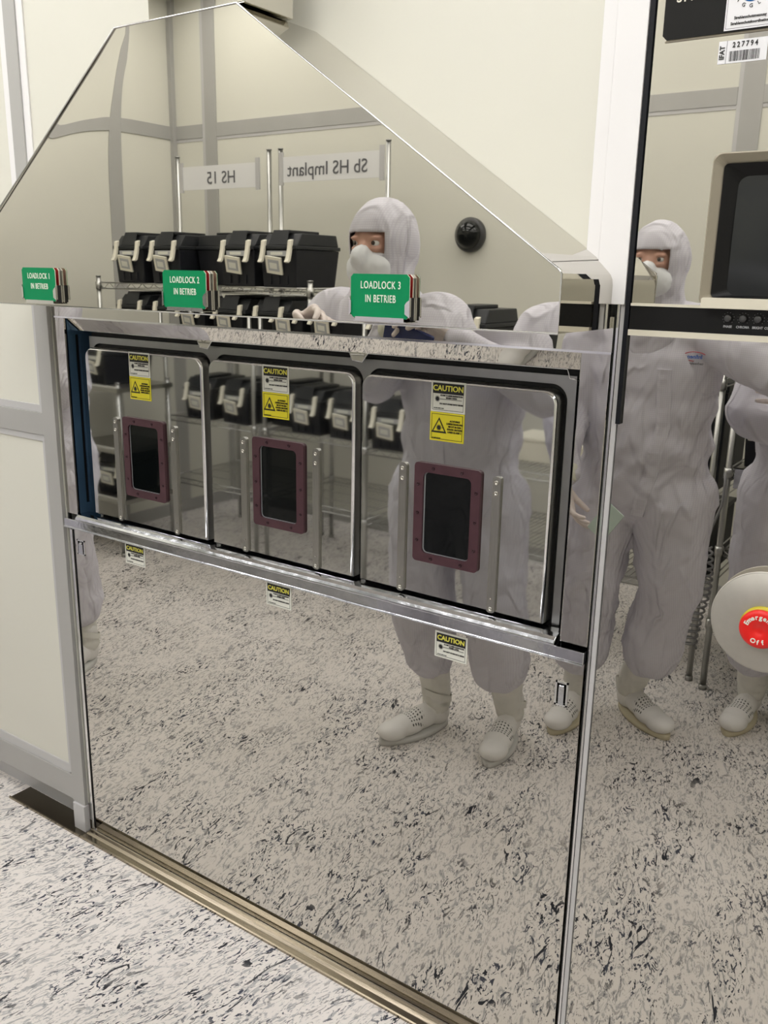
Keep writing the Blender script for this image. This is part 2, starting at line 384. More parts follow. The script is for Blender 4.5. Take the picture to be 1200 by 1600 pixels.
# ceiling lamps
k = 0
lamp_words = {(0, 0): 'far left corner', (0, 1): 'left side, middle', (0, 2): 'left side near the steel cabinet'}
for i, x in enumerate((-3.7, -2.2, -0.7, 0.8)):
    for j, y in enumerate((-2.70, -1.75, -0.68)):
        c = empty('ceiling_light', (x, y, ZC - 0.03))
        tag(c, 'flat white ceiling light panel, %s row and %s column of the ceiling' % (('rear', 'middle', 'front')[j], ('leftmost', 'second', 'third', 'rightmost')[i]), 'ceiling light', 'ceiling light panels')
        f = MB(); f.box((-.52, -.33, .0), (.52, -.30, .029), M['lightbody']); f.box((-.52, .30, .0), (.52, .33, .029), M['lightbody']); f.box((-.52, -.3, .0), (-.5, .3, .029), M['lightbody']); f.box((.5, -.3, .0), (.52, .3, .029), M['lightbody']); f.build('frame', c)
        MB().box((-.5, -.3, .008), (.5, .3, .02), M['lamp']).build('diffuser', c)

# ------------------------------------------------------------------ stainless floor track
tr = empty('floor_track', (-1.25, -0.02, 0)); tag(tr, 'brownish stainless floor track running along the foot of the mirror steel cabinet', 'floor track')
b = MB()
prof = [(-.043, 0), (-.043, .006), (-.039, .007), (-.036, .0035), (-.020, .0025), (-.012, .006), (-.004, .0065), (-.0015, .009), (-.0015, 0)]
ring0 = [Vector((-1.985 + 1.25, y + .02, z)) for y, z in prof]; ring1 = [Vector((0.9 + 1.25, y + .02, z)) for y, z in prof]
b.loft([ring0, ring1], M['track']); b.build('rail', tr)
b = MB(); b.box((-2.33 + 1.25, -.018, 0), (-1.988 + 1.25, .052, .002), M['dark_steel']); b.build('dark_channel', tr)
b = MB(); b.box((-2.33 + 1.25, -.023, 0), (-1.987 + 1.25, -.019, .007), M['track']); b.build('lip', tr)

# ------------------------------------------------------------------ loadlock cabinet
CB = empty('loadlock_cabinet', (-1.25, 0, 0)); tag(CB, 'mirror-polished stainless steel cabinet with three square loadlock doors above a tall plain mirror panel', 'cabinet')
OFF = Vector((1.25, 0, 0))
class PB(MB):   # builds in world coordinates, parented to the cabinet
    def build(s, name, parent=CB, bevel=0, **k):
        o = MB.build(s, name, parent, None, bevel, **k)
        base = OFF if parent is CB else Vector((0, 0, 0))
        for v in o.data.vertices: v.co += OFF
        return o
def holed_plate(mb, x0, z0, x1, z1, holes, y0, y1, m):
    """plate of boxes around rectangular holes laid side by side in x"""
    xs = x0
    for hx0, hz0, hx1, hz1 in sorted(holes):
        mb.box((xs, y0, z0), (hx0, y1, z1), m); mb.box((hx0, y0, z0), (hx1, y1, hz0), m); mb.box((hx0, y0, hz1), (hx1, y1, z1), m); xs = hx1
    mb.box((xs, y0, z0), (x1, y1, z1), m)
b = PB(); holed_plate(b, -1.962, 0.0085, -0.526, 0.936, [(-1.953, .862, -1.922, .903), (-0.577, .841, -0.552, .889)], 0.0, 0.008, M['mirror']); b.build('lower_panel')
b = PB(); b.box((-1.978, -.003, 0.012), (-1.9685, .008, 0.928), M['edge']); b.box((-1.9675, .004, .012), (-1.9625, .010, .928), M['black']); b.build('edge_strip', bevel=0.001)
b = PB(); b.box((-1.985, 0, 0.972), (-1.942, 0.008, 1.4795), M['mirror']); b.box((-1.990, .004, .93), (-1.985, .012, 1.52), M['black']); b.build('left_column')
b = PB(); b.box((-0.576, 0, 0.966), (-0.5235, 0.03, 1.484), M['mirror']); b.build('right_column', bevel=0.0015)
b = PB(); b.box((-1.985, 0, 1.484), (-0.5235, 0.006, 1.54), M['mirror'])
b.box((-1.985, -.0015, 1.480), (-0.5235, 0.004, 1.484), M['edge']); b.build('header_panel')
# slanted strip that mirrors the floor, under the header, with a dropped tab between the doors
b = PB(); b.faces([(-1.94, .006, 1.480), (-.576, .006, 1.480), (-.576, .020, 1.450), (-1.94, .020, 1.450)], [(0, 1, 2, 3)], M['mirror'])
line = [(-1.915, 1.4495)]
for c in (-1.469, -1.043):
    line += [(c - .026, 1.4495), (c - .018, 1.434), (c + .006, 1.432), (c + .020, 1.4495)]
    b.prism([(c - .018, 1.434), (c + .006, 1.432), (c + .020, 1.4505), (c - .026, 1.4505)], .020, .0225, M['mirror'])
line += [(-.606, 1.4495), (-.600, 1.434), (-.583, 1.432)]
b.tube([(x, .0205, z) for x, z in line], .0013, M['edge'], 8); b.build('deflector_strip')
# recess
b = PB(); holed_plate(b, 0.0, 0.955, 0.085, 1.52, [], -1.95, -1.942, M['blue_steel'])
b = PB()
b.box((-1.951, 0.004, 0.962), (-1.942, 0.031, 1.482), M['blue_steel']); b.box((-1.951, .045, 0.962), (-1.942, 0.085, 1.482), M['blue_steel'])
b.box((-1.951, .031, 0.962), (-1.942, .045, 1.0), M['blue_steel']); b.box((-1.951, .031, 1.438), (-1.942, .045, 1.482), M['blue_steel'])
b.box((-1.953, .031, 1.0), (-1.9505, .045, 1.438), M['black']); b.build('left_reveal')
b = PB(); b.box((-1.95, .095, .94), (-.53, .1, 1.52), M['black']); b.box((-.578, .01, .96), (-.5765, .095, 1.45), M['black']); b.build('recess_back')
# door frame plate: dull steel with one round-cornered opening per door
b = PB(); fy0, fy1, zt, zo, rr_ = .038, .042, 1.4365, 1.4205, .030
ops = [(-1.888, -1.4725), (-1.4585, -1.0465), (-1.0345, -.6095)]
b.box((-1.897, fy0, zo), (-.5945, fy1, zt), M['grey_steel'])
xs_ = -1.897
for ox0, ox1 in ops + [(-.5945, 0)]:
    b.box((xs_, fy0, .965), (ox0, fy1, zo), M['grey_steel']); xs_ = ox1
for ox0, ox1 in ops:
    for cx_, cc, a0 in ((ox0 + rr_, ox0, PI / 2), (ox1 - rr_, ox1, 0)):
        arc = [(cx_ + rr_ * math.cos(a0 + PI / 2 * k / 8), zo - rr_ + rr_ * math.sin(a0 + PI / 2 * k / 8)) for k in range(9)]
        b.prism([(cc, zo)] + arc, fy0, fy1, M['grey_steel'])
b.build('door_frame')
b = PB(); b.box((-1.897, .046, .965), (-.58, .048, 1.475), M['black']); b.build('frame_backing')
# sill
b = PB()
pr = [(.03, .977), (.008, .977), (-.006, .9745), (-.012, .970), (-.0155, .965), (-.016, .9615), (-.014, .960), (.03, .960)]
b.loft([[Vector((-1.935, y, z)) for y, z in pr], [Vector((-.580, y, z)) for y, z in pr]], M['sill'], smooth=False)
pr = [(.03, .960), (-.013, .960), (-.014, .9395), (-.017, .9385), (-.017, .9358), (-.003, .9358), (.03, .9358)]
b.loft([[Vector((-1.984, y, z)) for y, z in pr], [Vector((-.5235, y, z)) for y, z in pr]], M['sill'], smooth=False)
b.build('sill', bevel=0.0012)
for x0, x1, z0, z1 in ((-1.953, -1.922, .862, .903), (-0.577, -0.552, .841, .889)):
    b = PB(); f = .0035
    b.box((x0, -.0015, z0), (x1, .003, z0 + f), M['edge']); b.box((x0, -.0015, z1 - f), (x1, .003, z1), M['edge']); b.box((x0, -.0015, z0), (x0 + f, .003, z1), M['edge']); b.box((x1 - f, -.0015, z0), (x1, .003, z1), M['edge'])
    b.box((x0, .012, z0), (x1, .014, z1), M['black'])
    o = b.build('latch_frame')
    b = PB(); b.box((x0 + .007, -.003, z0 + .003), (x1 - .007, .004, z1 - .011), M['sill']); b.tube([((x0 + x1) / 2 - .005, .0, z1 - .010), ((x0 + x1) / 2 + .005, .0, z1 - .010)], .004, M['sill'], 10)
    b.build('latch', bevel=0.001)

def sunburst(mb, x, y, z, r, m):
    pts = []
    for k in range(28):
        a = PI * 2 * k / 28; q = r if k % 2 == 0 else r * 0.52; pts.append((x + q * math.cos(a), z + q * math.sin(a)))
    mb.prism(pts, y - .0002, y + .0002, m)
def caution_top(mb, x0, z0, w, h, y, words=True):
    """white laser caution sticker; x0,z0 its lower left"""
    x1, z1 = x0 + w, z0 + h
    mb.box((x0, y, z0), (x1, y + .0006, z1), M['paper'])
    b_ = w * .05; hh = h * .34
    mb.box((x0 + b_, y - .0003, z1 - b_ - hh), (x1 - b_, y, z1 - b_), M['ink'])
    for a, c in (((x0 + b_, z0 + b_ * .9), (x1 - b_, z0 + b_ * 1.1)), ((x0 + b_, z0 + b_), (x0 + b_ * 1.15, z1 - b_)), ((x1 - b_ * 1.15, z0 + b_), (x1 - b_, z1 - b_))):
        mb.box((a[0], y - .0003, a[1]), (c[0], y, c[1]), M['ink'])
    text_into(mb, 'CAUTION', h * .25, M['ink_yellow'], on_wall((x0 + x1) / 2, y - .0006, z1 - b_ - hh * .50), 1.0, 0.0003)
    sx_, sz_ = x0 + w * .19, z0 + h * .42
    sunburst(mb, sx_, y - .0003, sz_, w * .085, M['ink'])
    mb.box((sx_, y - .0004, sz_ - w * .006), (x1 - w * .1, y, sz_ + w * .006), M['ink'])
    if words:
        k_ = h * .068
        for i, (s_, zz) in enumerate((('CLASS 2 LASER RADIATION', .54), ('WHEN OPEN', .465), ('DO NOT STARE INTO BEAM', .27))):
            text_into(mb, s_, k_, M['ink'], on_wall(x0 + w * .60, y - .0006, z0 + h * zz), 1.0, 0.0001)
        text_into(mb, 'IEC 825 LASER CLASS', k_ * .6, M['ink'], on_wall(x0 + w * .24, y - .0006, z0 + h * .12), 1.0)
def caution_low(mb, x0, z0, w, h, y):
    x1, z1 = x0 + w, z0 + h
    mb.box((x0, y, z0), (x1, y + .0006, z1), M['yellow'])
    b_ = w * .045; t_ = w * .012
    for a in ((x0 + b_, z0 + b_, x1 - b_, z0 + b_ + t_), (x0 + b_, z1 - b_ - t_, x1 - b_, z1 - b_), (x0 + b_, z0 + b_, x0 + b_ + t_, z1 - b_), (x1 - b_ - t_, z0 + b_, x1 - b_, z1 - b_)):
        mb.box((a[0], y - .0003, a[1]), (a[2], y, a[3]), M['ink'])
    cx, cz, r = x0 + w * .27, z0 + h * .50, w * .26
    tri = [(cx - r * .86, cz - r * .62), (cx + r * .86, cz - r * .62), (cx, cz + r * .92)]
    tri2 = [(cx + (p[0] - cx) * .72, cz - .0 + (p[1] - cz) * .72 - .0) for p in tri]
    mb.prism(tri, y - .0003, y, M['ink']); mb.prism(tri2, y - .0005, y - .0003, M['yellow'])
    sunburst(mb, cx, y - .0007, cz - r * .1, r * .34, M['ink'])
    mb.box((cx, y - .0008, cz - r * .12), (cx + r * .5, y - .0005, cz - r * .08), M['ink'])
    for i, s_ in enumerate(('ACHTUNG!', 'LASERSTRAHLUNG', 'NICHT IN DEN', 'STRAHL BLICKEN', 'LASER KLASSE 2')):
        text_into(mb, s_, h * .088, M['ink'], on_wall(x0 + w * .73, y - .0006, z0 + h * (.72 - .095 * i)), .86, 0.0001)
    text_into(mb, 'EN 60825 KLASSE', h * .045, M['ink'], on_wall(x0 + w * .2, y - .0006, z0 + h * .1), 1.0)

DY = 0.012
doors = ((-1.884, -1.4795, -1.6770), (-1.4545, -1.0530, -1.2490), (-1.0310, -0.6200, -0.8265))
labels3 = ('left loadlock door', 'middle loadlock door', 'right loadlock door')
for di, (x0, x1, cx) in enumerate(doors):
    b = PB(); ring = lambda p, y: [Vector((x, y, z)) for x, z in p]
    back = rrect(x0 - .001, .984, x1 + .004, 1.412, .024, 8, (0, 0, 1, 1))
    side = rrect(x0 - .0005, .984, x1 + .003, 1.411, .024, 8, (0, 0, 1, 1))
    rim = rrect(x0, .985, x1 + .0012, 1.4095, .023, 8, (0, 0, 1, 1))
    front = rrect(x0 + .0018, .986, x1 - .0018, 1.4065, .021, 8, (0, 0, 1, 1))
    b.loft([ring(back, .044), ring(side, DY + .005)], M['door_side'], True, False, False)
    b.loft([ring(side, DY + .005), ring(rim, DY + .0012), ring(front, DY)], M['edge'], False, False, True)
    b.loft([ring(front, DY), ring([(x * .9999, z) for x, z in front], DY + .0001)], M['door'], False, True)
    b.prism(front, DY, DY + .002, M['door'], True, False)
    d = b.build('loadlock_door', recalc=True); d['label'] = labels3[di]
    wb = PB(); wx0, wx1, wz0, wz1 = cx - .0725, cx + .0725, 1.055, 1.253
    out = rrect(wx0, wz0, wx1, wz1, .008, 4); inn = rrect(wx0 + .020, wz0 + .018, wx1 - .020, wz1 - .018, .010, 4)
    y0, y1 = DY - .006, DY
    n = len(out)
    v = [Vector((x, y0, z)) for x, z in out] + [Vector((x, y0, z)) for x, z in inn] + [Vector((x, y1, z)) for x, z in out] + [Vector((x, y1, z)) for x, z in inn]
    f = []
    for i in range(n):
        j = (i + 1) % n; f += [(i, j, n + j, n + i), (i, 2 * n + i, 2 * n + j, j), (n + i, n + j, 3 * n + j, 3 * n + i)]
    wb.faces(v, f, M['purple']); o = wb.build('window_frame', d); o['label'] = 'purple-brown screwed window frame'
    for sx_, sz_ in [(wx0 + .042, wz1 - .009), (wx1 - .040, wz1 - .009), (wx0 + .042, wz0 + .009), (wx1 - .036, wz0 + .009)] + [(x, z) for x in (wx0 + .009, wx1 - .009) for z in (wz0 + .043, wz0 + .098, wz0 + .155)]:
        wb = PB(); wb.lathe([(.0036, 0), (.0036, .0016), (.002, .0022), (.0018, .0008)], M['purple_screw'], 10, Matrix.Translation((sx_, y0, sz_)) @ Matrix.Rotation(PI / 2, 4, 'X')); wb.build('window_screw', d)
    wb = PB(); rr = rrect(wx0 + .0195, wz0 + .0175, wx1 - .0195, wz1 - .0175, .010, 4); wb.prism(rr, DY - .0012, DY - .0004, M['seal'])
    rr = rrect(wx0 + .0235, wz0 + .0205, wx1 - .0205, wz1 - .0185, .008, 4); wb.prism(rr, DY - .0022, DY - .0013, M['glass_dark']); wb.build('window_glass', d)
    for bx in (cx - .1005, cx + .1045):
        wb = PB(); wb.prism(rrect(bx - .0085, .983, bx + .0085, 1.247, .006, 4), DY - .005, DY, M['brushed'])
        wb.build('guide_bar', d)
        for sz_, r_ in ((1.236, .0045), (1.216, .0045), (1.012, .0015), (.991, .0045)):
            wb = PB(); wb.lathe([(r_, 0), (r_, .0018), (r_ * .55, .0022), (r_ * .5, .0010)], M['screw'], 12, Matrix.Translation((bx, DY - .005, sz_)) @ Matrix.Rotation(PI / 2, 4, 'X')); wb.build('screw', d)
    wb = PB(); lx = cx - .0435 + (.0 if di else .001)
    caution_top(wb, lx, 1.353, .0735, .0575, DY - .0008); caution_low(wb, lx - .0005, 1.298, .0735, .0545, DY - .0008)
    o = wb.build('warning_sticker', d); o['label'] = 'black and white CAUTION sticker over a yellow laser warning'
    wb = PB(); caution_top(wb, (-1.758, -1.281, -.836)[di], (.877, .875, .868)[di], .073, .0545, -.0008)
    o = wb.build('caution_sticker'); o['label'] = 'white CAUTION laser sticker below the sill'

# ------------------------------------------------------------------ hood
HD = empty('steel_hood', (-1.25, -.1, 1.52)); tag(HD, 'polished steel hood with sloping sides projecting above the three loadlock doors', 'hood')
def hb(mb, name, parent=HD, bevel=0.0):
    o = mb.build(name, parent, bevel=bevel)
    off = Vector((1.25, .1, -1.52))
    for v in o.data.vertices: v.co += off
    return o
HY = -.21
outer = [(-2.003, 1.522), (-.527, 1.522), (-.527, 1.606), (-.532, 1.614), (-1.135, 2.028), (-1.441, 2.028), (-1.998, 1.616), (-2.003, 1.608)]
b = MB()
# front sheet as a fine grid clipped to the outline so that it can carry its slight bow
def edge_z(x):
    if x < -1.441: return 1.608 + (x + 2.003) / (.562) * (2.028 - 1.608)
    if x > -1.135: return 1.610 + (-.527 - x) / (.608) * (2.028 - 1.610)
    return 2.028
NX, NZ = 100, 40
grid = []
for i in range(NX + 1):
    x = -2.003 + 1.476 * i / NX
    col_ = []
    zt = edge_z(x)
    for j in range(NZ + 1):
        z = 1.522 + (zt - 1.522) * j / NZ
        dl = max(0.0, (zt - z)) * .8
        # sheet rolls back a little close to its left slope and its top edge
        e = 0.0
        if x < -1.40: e = .0022 * math.exp(-(dl / .045) ** 1.2) * min(1, (-1.40 - x) / .1)
        col_.append(b.bm.verts.new((x, HY + e, z)))
    grid.append(col_)
k = b.mi(M['hood'])
for i in range(NX):
    for j in range(NZ):
        q = b.bm.faces.new((grid[i][j], grid[i + 1][j], grid[i + 1][j + 1], grid[i][j + 1])); q.material_index = k; q.smooth = True
bm_front = b; hb(b, 'front_sheet')
# side band running round the outline
b = MB(); n = len(outer)
right = [(-.527, 1.522), (-.527, 1.590)] + [(-.527 - .020 * (1 - math.cos(a)), 1.590 + .024 * math.sin(a)) for a in (0.35, 0.7, 1.0)] + [(-.560, 1.633), (-1.135, 2.028), (-1.441, 2.028), (-1.998, 1.616), (-2.003, 1.608), (-2.003, 1.522)]
v = [Vector((x, HY, z)) for x, z in right] + [Vector((x, -.0005, z)) for x, z in right]
b.faces(v, [(i, i + len(right), i + 1 + len(right), i + 1) for i in range(len(right) - 1)], M['hood'], False); hb(b, 'side_sheet')
b = MB(); b.tube([(-1.998, HY - .0005, 1.610), (-1.441, HY - .0005, 2.028), (-1.135, HY - .0005, 2.028), (-.533, HY - .0005, 1.612), (-.527, HY - .0005, 1.605), (-.527, HY - .0005, 1.522), (-2.003, HY - .0005, 1.522)], .0016, M['edge'], 6); hb(b, 'folded_edge')
b = MB(); b.box((-2.002, HY + .001, 1.523), (-.528, -.001, 1.5245), M['hood']); hb(b, 'underside')
# duct
DU = empty('exhaust_duct', (-1.24, -.14, 2.03)); tag(DU, 'square polished steel duct rising from the top of the hood', 'duct')
b = MB(); b.box((-.118, -.062, 0), (.116, .062, ZC - 2.03), M['hood']); b.build('duct_body', DU, bevel=0.002)
b = MB(); b.box((-.12, -.064, .30), (.118, .064, .32), M['edge']); b.build('duct_collar', DU)

# ------------------------------------------------------------------ green status signs on the hood
for i, (xc, num) in enumerate(((-1.708, '1'), (-1.2685, '2'), (-.8275, '3'))):
    s = empty('status_sign', (xc, -.2105, 1.566)); tag(s, 'green sign reading LOADLOCK %s IN BETRIEB in a steel holder on the hood' % num, 'sign', 'loadlock status signs')
    def cpl(w, h, c): return [(-w / 2 + c, -h / 2), (w / 2 - c, -h / 2), (w / 2, -h / 2 + c), (w / 2, h / 2 - c), (w / 2 - c, h / 2), (-w / 2 + c, h / 2), (-w / 2, h / 2 - c), (-w / 2, -h / 2 + c)]
    b = MB(); b.prism(cpl(.1125, .068, .005), -.0150, -.0140, M['green']); b.prism(cpl(.1125, .068, .005), -.0140, -.0125, M['plate_core'])
    text_into(b, 'LOADLOCK ' + num, .0165, M['ink_white'], on_wall(.002, -.0153, .0165), .70, 0.0001, spacing=1.12)
    text_into(b, 'IN BETRIEB', .0165, M['ink_white'], on_wall(.002, -.0153, -.0045), .66, 0.0001, spacing=1.12)
    b.build('green_plate', s)
    b = MB(); b.prism(cpl(.1125, .068, .005), -.0060, -.0050, M['red_plate']); b.prism(cpl(.1125, .068, .005), -.0050, -.0035, M['plate_core']); b.build('red_plate', s)
    b = MB()
    b.prism(cpl(.1120, .0675, .005), -.0033, -.0002, M['brushed'])
    for xx in (-.0585, .0575): b.box((xx, -.0165, -.030), (xx + .001, -.0125, -.001), M['edge']); b.box((xx, -.0035, -.036), (xx + .001, -.0002, -.001), M['edge'])
    b.box((-.05, -.0165, -.0395), (.052, -.0002, -.0385), M['edge'])
    b.box((-.046, -.0170, -.0385), (.048, -.0160, -.0325), M['edge'])
    b.prism([(.0495, -.026), (.0585, -.032), (.0585, -.004), (.0525, -.008), (.0495, -.012)], -.0170, -.0160, M['edge'])
    b.prism([(-.0585, -.032), (-.0545, -.026), (-.0545, -.008), (-.0585, -.004)], -.0170, -.0160, M['edge'])
    b.box((.0566, -.0125, -.036), (.0574, -.0035, -.001), M['black'])
    b.build('holder', s)

# ------------------------------------------------------------------ steel wall right of the cabinet
SP = empty('steel_wall_cladding', (.9, 0, 0)); tag(SP, 'tall mirror-polished steel wall cladding right of the loadlock cabinet', 'steel panel')
def sb(mb, name, parent=SP, bevel=0.0, off=(-.9, 0, 0)):
    o = mb.build(name, parent, bevel=bevel)
    for v in o.data.vertices: v.co += Vector(off)
    return o
b = MB(); b.box((-.503, 0, .0085), (XR - .01, .012, 1.515), M['mirror']); b.box((-.4955, -.004, 1.515), (XR - .01, .012, ZC - .01), M['hood']); sb(b, 'panel_sheet')
b = MB(); b.box((-.5135, -.002, .012), (-.505, .008, 1.60), M['alu_light']); b.box((-.5225, .001, .012), (-.5195, .004, 1.60), M['black']); b.box((-.5195, -.001, .012), (-.5150, .006, 1.60), M['edge']); b.box((-.5150, .003, .012), (-.5135, .006, 1.60), M['black']); sb(b, 'joint_strip', bevel=0.0008)
b = MB(); b.box((-.5045, -.008, 1.37), (-.4975, .004, ZC - .01), M['rubber']); sb(b, 'rubber_seal')
# black name plate with its sticker
NPx = empty('name_plate', (-.2, -.004, 2.12)); tag(NPx, 'black instrument plate with cut corner at the top right of the steel wall', 'plate')
def pb2(mb, name, parent, off): 
    o = mb.build(name, parent)
    for v in o.data.vertices: v.co -= Vector(off)
    return o
b = MB(); b.prism([(-.477, 1.936), (.08, 1.936), (.08, 2.30), (-.483, 2.30), (-.483, 1.942)], -.0085, -.004, M['plate_black']); b.prism([(-.480, 1.9335), (.083, 1.9335), (.083, 1.936), (-.477, 1.936)], -.0065, -.004, M['bezel']); pb2(b, 'plate_body', NPx, (-.2, -.004, 2.12))
b = MB(); text_into(b, 'SN', .020, M['cream'], on_wall(-.455, -.0088, 1.990), .9, 0.0002, 'CENTER', spacing=1.2); pb2(b, 'lettering', NPx, (-.2, -.004, 2.12))
st = empty('radiation_safety_sticker', (-.355, -.0095, 1.98)); tag(st, 'white sticker with blue disc and two lines of German text on the black plate', 'sticker')
b = MB(); b.box((-.396, -.0095, 1.938), (-.325, -.0088, 2.03), M['paper_white'])
for a in ((-.394, 1.940, -.327, 1.9405), (-.394, 1.940, -.3935, 2.028), (-.3275, 1.940, -.327, 2.028)): b.box((a[0], -.0097, a[1]), (a[2], -.0095, a[3]), M['ink_grey'])
b.lathe([(.0145, 0), (.0145, .0003)], M['blue_disc'], 32, Matrix.Translation((-.363, -.0096, 1.986)) @ Matrix.Rotation(PI / 2, 4, 'X'))
for a_, c_ in ((-150, 'A'), (-118, 'G'), (-88, 'G'), (-58, 'L'), (-25, 'E')):
    r_ = .0200; a = math.radians(a_)
    text_into(b, c_, .007, M['ink'], on_wall(-.363 + r_ * math.cos(a), -.0098, 1.986 + r_ * math.sin(a)) @ Matrix.Rotation(a + PI / 2, 4, 'Z'), 1)
for a_ in range(0, 360, 45):
    a = math.radians(a_); b.lathe([(.0022, 0), (.0022, .0002)], M['ink'], 8, Matrix.Translation((-.363 + .007 * math.cos(a), -.0099, 1.986 + .007 * math.sin(a))) @ Matrix.Rotation(PI / 2, 4, 'X'))
text_into(b, 'Strahlenschutzmessung', .0052, M['ink'], on_wall(-.362, -.0098, 1.953), .88, 0.0001); text_into(b, 'Strahlenschutzkoordination', .0052, M['ink'], on_wall(-.362, -.0098, 1.946), .88, 0.0001)
pb2(b, 'printed_sheet', st, (-.355, -.0095, 1.98))
# inventory sticker
iv = empty('inventory_sticker', (-.368, -.0045, 1.91)); tag(iv, 'white barcode sticker reading IFAT 227794 under the black plate', 'sticker')
b = MB(); b.box((-.4015, -.0052, 1.8965), (-.3355, -.0046, 1.926), M['paper_white'])
b.box((-.3905, -.0055, 1.8965), (-.390, -.0052, 1.926), M['ink_grey'])
text_into(b, 'IFAT', .0095, M['ink'], on_wall(-.3958, -.0056, 1.911) @ Matrix.Rotation(PI / 2, 4, 'Z'), .95, 0.0002)
text_into(b, '227794', .0098, M['ink'], on_wall(-.3655, -.0056, 1.9195), .82, 0.0002, spacing=1.5)
x = -.386
random.seed(3)
while x < -.3455:
    w_ = random.choice((.0004, .0007, .0011)); b.box((x, -.0055, 1.899), (x + w_, -.0052, 1.912), M['ink']); x += w_ + random.choice((.0004, .0007, .0009))
pb2(b, 'printed_label', iv, (-.368, -.0045, 1.91))

# CRT monitor built into the wall
MN = empty('crt_monitor', (-.13, -.005, 1.66)); tag(MN, 'beige rack-mounted tube monitor with black control strip in the steel wall', 'monitor')
OFM = (-.13, -.005, 1.66)
def ringy(pts, y): return [Vector((x, y, z)) for x, z in pts]
mx0, mx1, mz0, mz1 = -.3865, .10, 1.563, 1.776
b = MB()
o1 = rrect(mx0, mz0, mx1, mz1, .012, 5); o2 = rrect(mx0 + .002, mz0 + .002, mx1 - .002, mz1 - .002, .012, 5)
i1 = rrect(mx0 + .014, mz0 + .012, mx1 - .014, mz1 - .014, .006, 5)
b.loft([ringy(o1, -.0045), ringy(o1, -.026), ringy(o2, -.028), ringy(i1, -.016)], M['bezel'], False, False); b.prism(rrect(mx0 + .004, mz0 - .003, mx1 - .004, mz0 + .012, .003, 3), -.0285, -.017, M['bezel_light']); pb2(b, 'bezel', MN, OFM)
b = MB(); i2 = rrect(mx0 + .0145, mz0 + .0125, mx1 - .0145, mz1 - .0145, .006, 5); i3 = rrect(mx0 + .036, mz0 + .016, mx1 - .036, mz1 - .032, .012, 5)
b.loft([ringy(i2, -.0185), ringy(i3, -.0065)], M['black_plastic'], False, False); pb2(b, 'screen_surround', MN, OFM)
b = MB(); NXs = 16; gv = []
sx0, sx1, sz0, sz1 = mx0 + .034, mx1 - .034, mz0 + .015, mz1 - .031
for i in range(NXs + 1):
    row = []
    for j in range(NXs + 1):
        u, v_ = i / NXs * 2 - 1, j / NXs * 2 - 1
        row.append(b.bm.verts.new(((sx0 + sx1) / 2 + u * (sx1 - sx0) / 2, -.0065 - .007 * (1 - .5 * (u * u + v_ * v_)), (sz0 + sz1) / 2 + v_ * (sz1 - sz0) / 2)))
    gv.append(row)
k = b.mi(M['screen'])
for i in range(NXs):
    for j in range(NXs):
        q = b.bm.faces.new((gv[i][j], gv[i + 1][j], gv[i + 1][j + 1], gv[i][j + 1])); q.material_index = k; q.smooth = True
pb2(b, 'screen', MN, OFM)
b = MB(); b.box((-.4945, -.010, 1.5225), (.20, -.0045, 1.559), M['black_plastic']); pb2(b, 'control_strip', MN, OFM)
b = MB(); b.box((-.4945, -.014, 1.5135), (.20, -.0045, 1.5225), M['bezel_light']); b.box((-.4945, -.012, 1.559), (.20, -.0045, 1.563), M['bezel_light']); pb2(b, 'lower_lip', MN, OFM)
for i, (kx, kt) in enumerate(((-.3445, 'PHASE'), (-.3230, 'CHROMA'), (-.3020, 'BRIGHT'), (-.2810, 'CONTRAST'), (-.26, 'VOLUME'))):
    b = MB(); b.lathe([(.0052, 0), (.0052, .006), (.0045, .0068), (.001, .007)], M['knob'], 18, Matrix.Translation((kx, -.010, 1.546)) @ Matrix.Rotation(PI / 2, 4, 'X')); pb2(b, 'knob', MN, OFM)
b = MB()
for i, (kx, kt) in enumerate(((-.3445, 'PHASE'), (-.3230, 'CHROMA'), (-.3020, 'BRIGHT'), (-.2810, 'CONTRAST'), (-.26, 'VOLUME'))):
    for a_ in range(-45, 226, 30):
        a = math.radians(a_); b.box((kx + .0082 * math.cos(a) - .0003, -.0103, 1.546 + .0082 * math.sin(a) - .0003), (kx + .0082 * math.cos(a) + .0003, -.010, 1.546 + .0082 * math.sin(a) + .0003), M['bin_label'])
    text_into(b, kt, .0048, M['bin_label'], on_wall(kx, -.0104, 1.5335), .9, 0.0001)
pb2(b, 'knob_lettering', MN, OFM)

# emergency stop
ES = empty('emergency_stop_button', (-.236, 0, 1.090)); tag(ES, 'red emergency off mushroom button on a pale round dish on the steel wall', 'button')
RX = Matrix.Rotation(PI / 2, 4, 'X')
b = MB(); b.lathe([(.060, 0), (.062, .004), (.066, .012), (.080, .016), (.0815, .018), (.081, .0195)], M['dish_rim'], 72, RX); b.build('rim', ES)
b = MB(); b.lathe([(.0808, .0195), (.079, .0205), (.068, .026), (.050, .032), (.036, .0345), (.030, .035)], M['dish'], 72, RX); b.build('dish', ES)
b = MB(); b.lathe([(.031, .034), (.032, .036), (.032, .043), (.028, .044)], M['yellow_ring'], 48, RX); b.build('yellow_collar', ES)
b = MB(); b.lathe([(.026, .044), (.030, .047), (.0305, .052), (.029, .055), (.024, .0565), (.0075, .0572), (.0072, .0568), (.001, .0568)], M['red'], 64, RX)
o = b.build('button', ES)
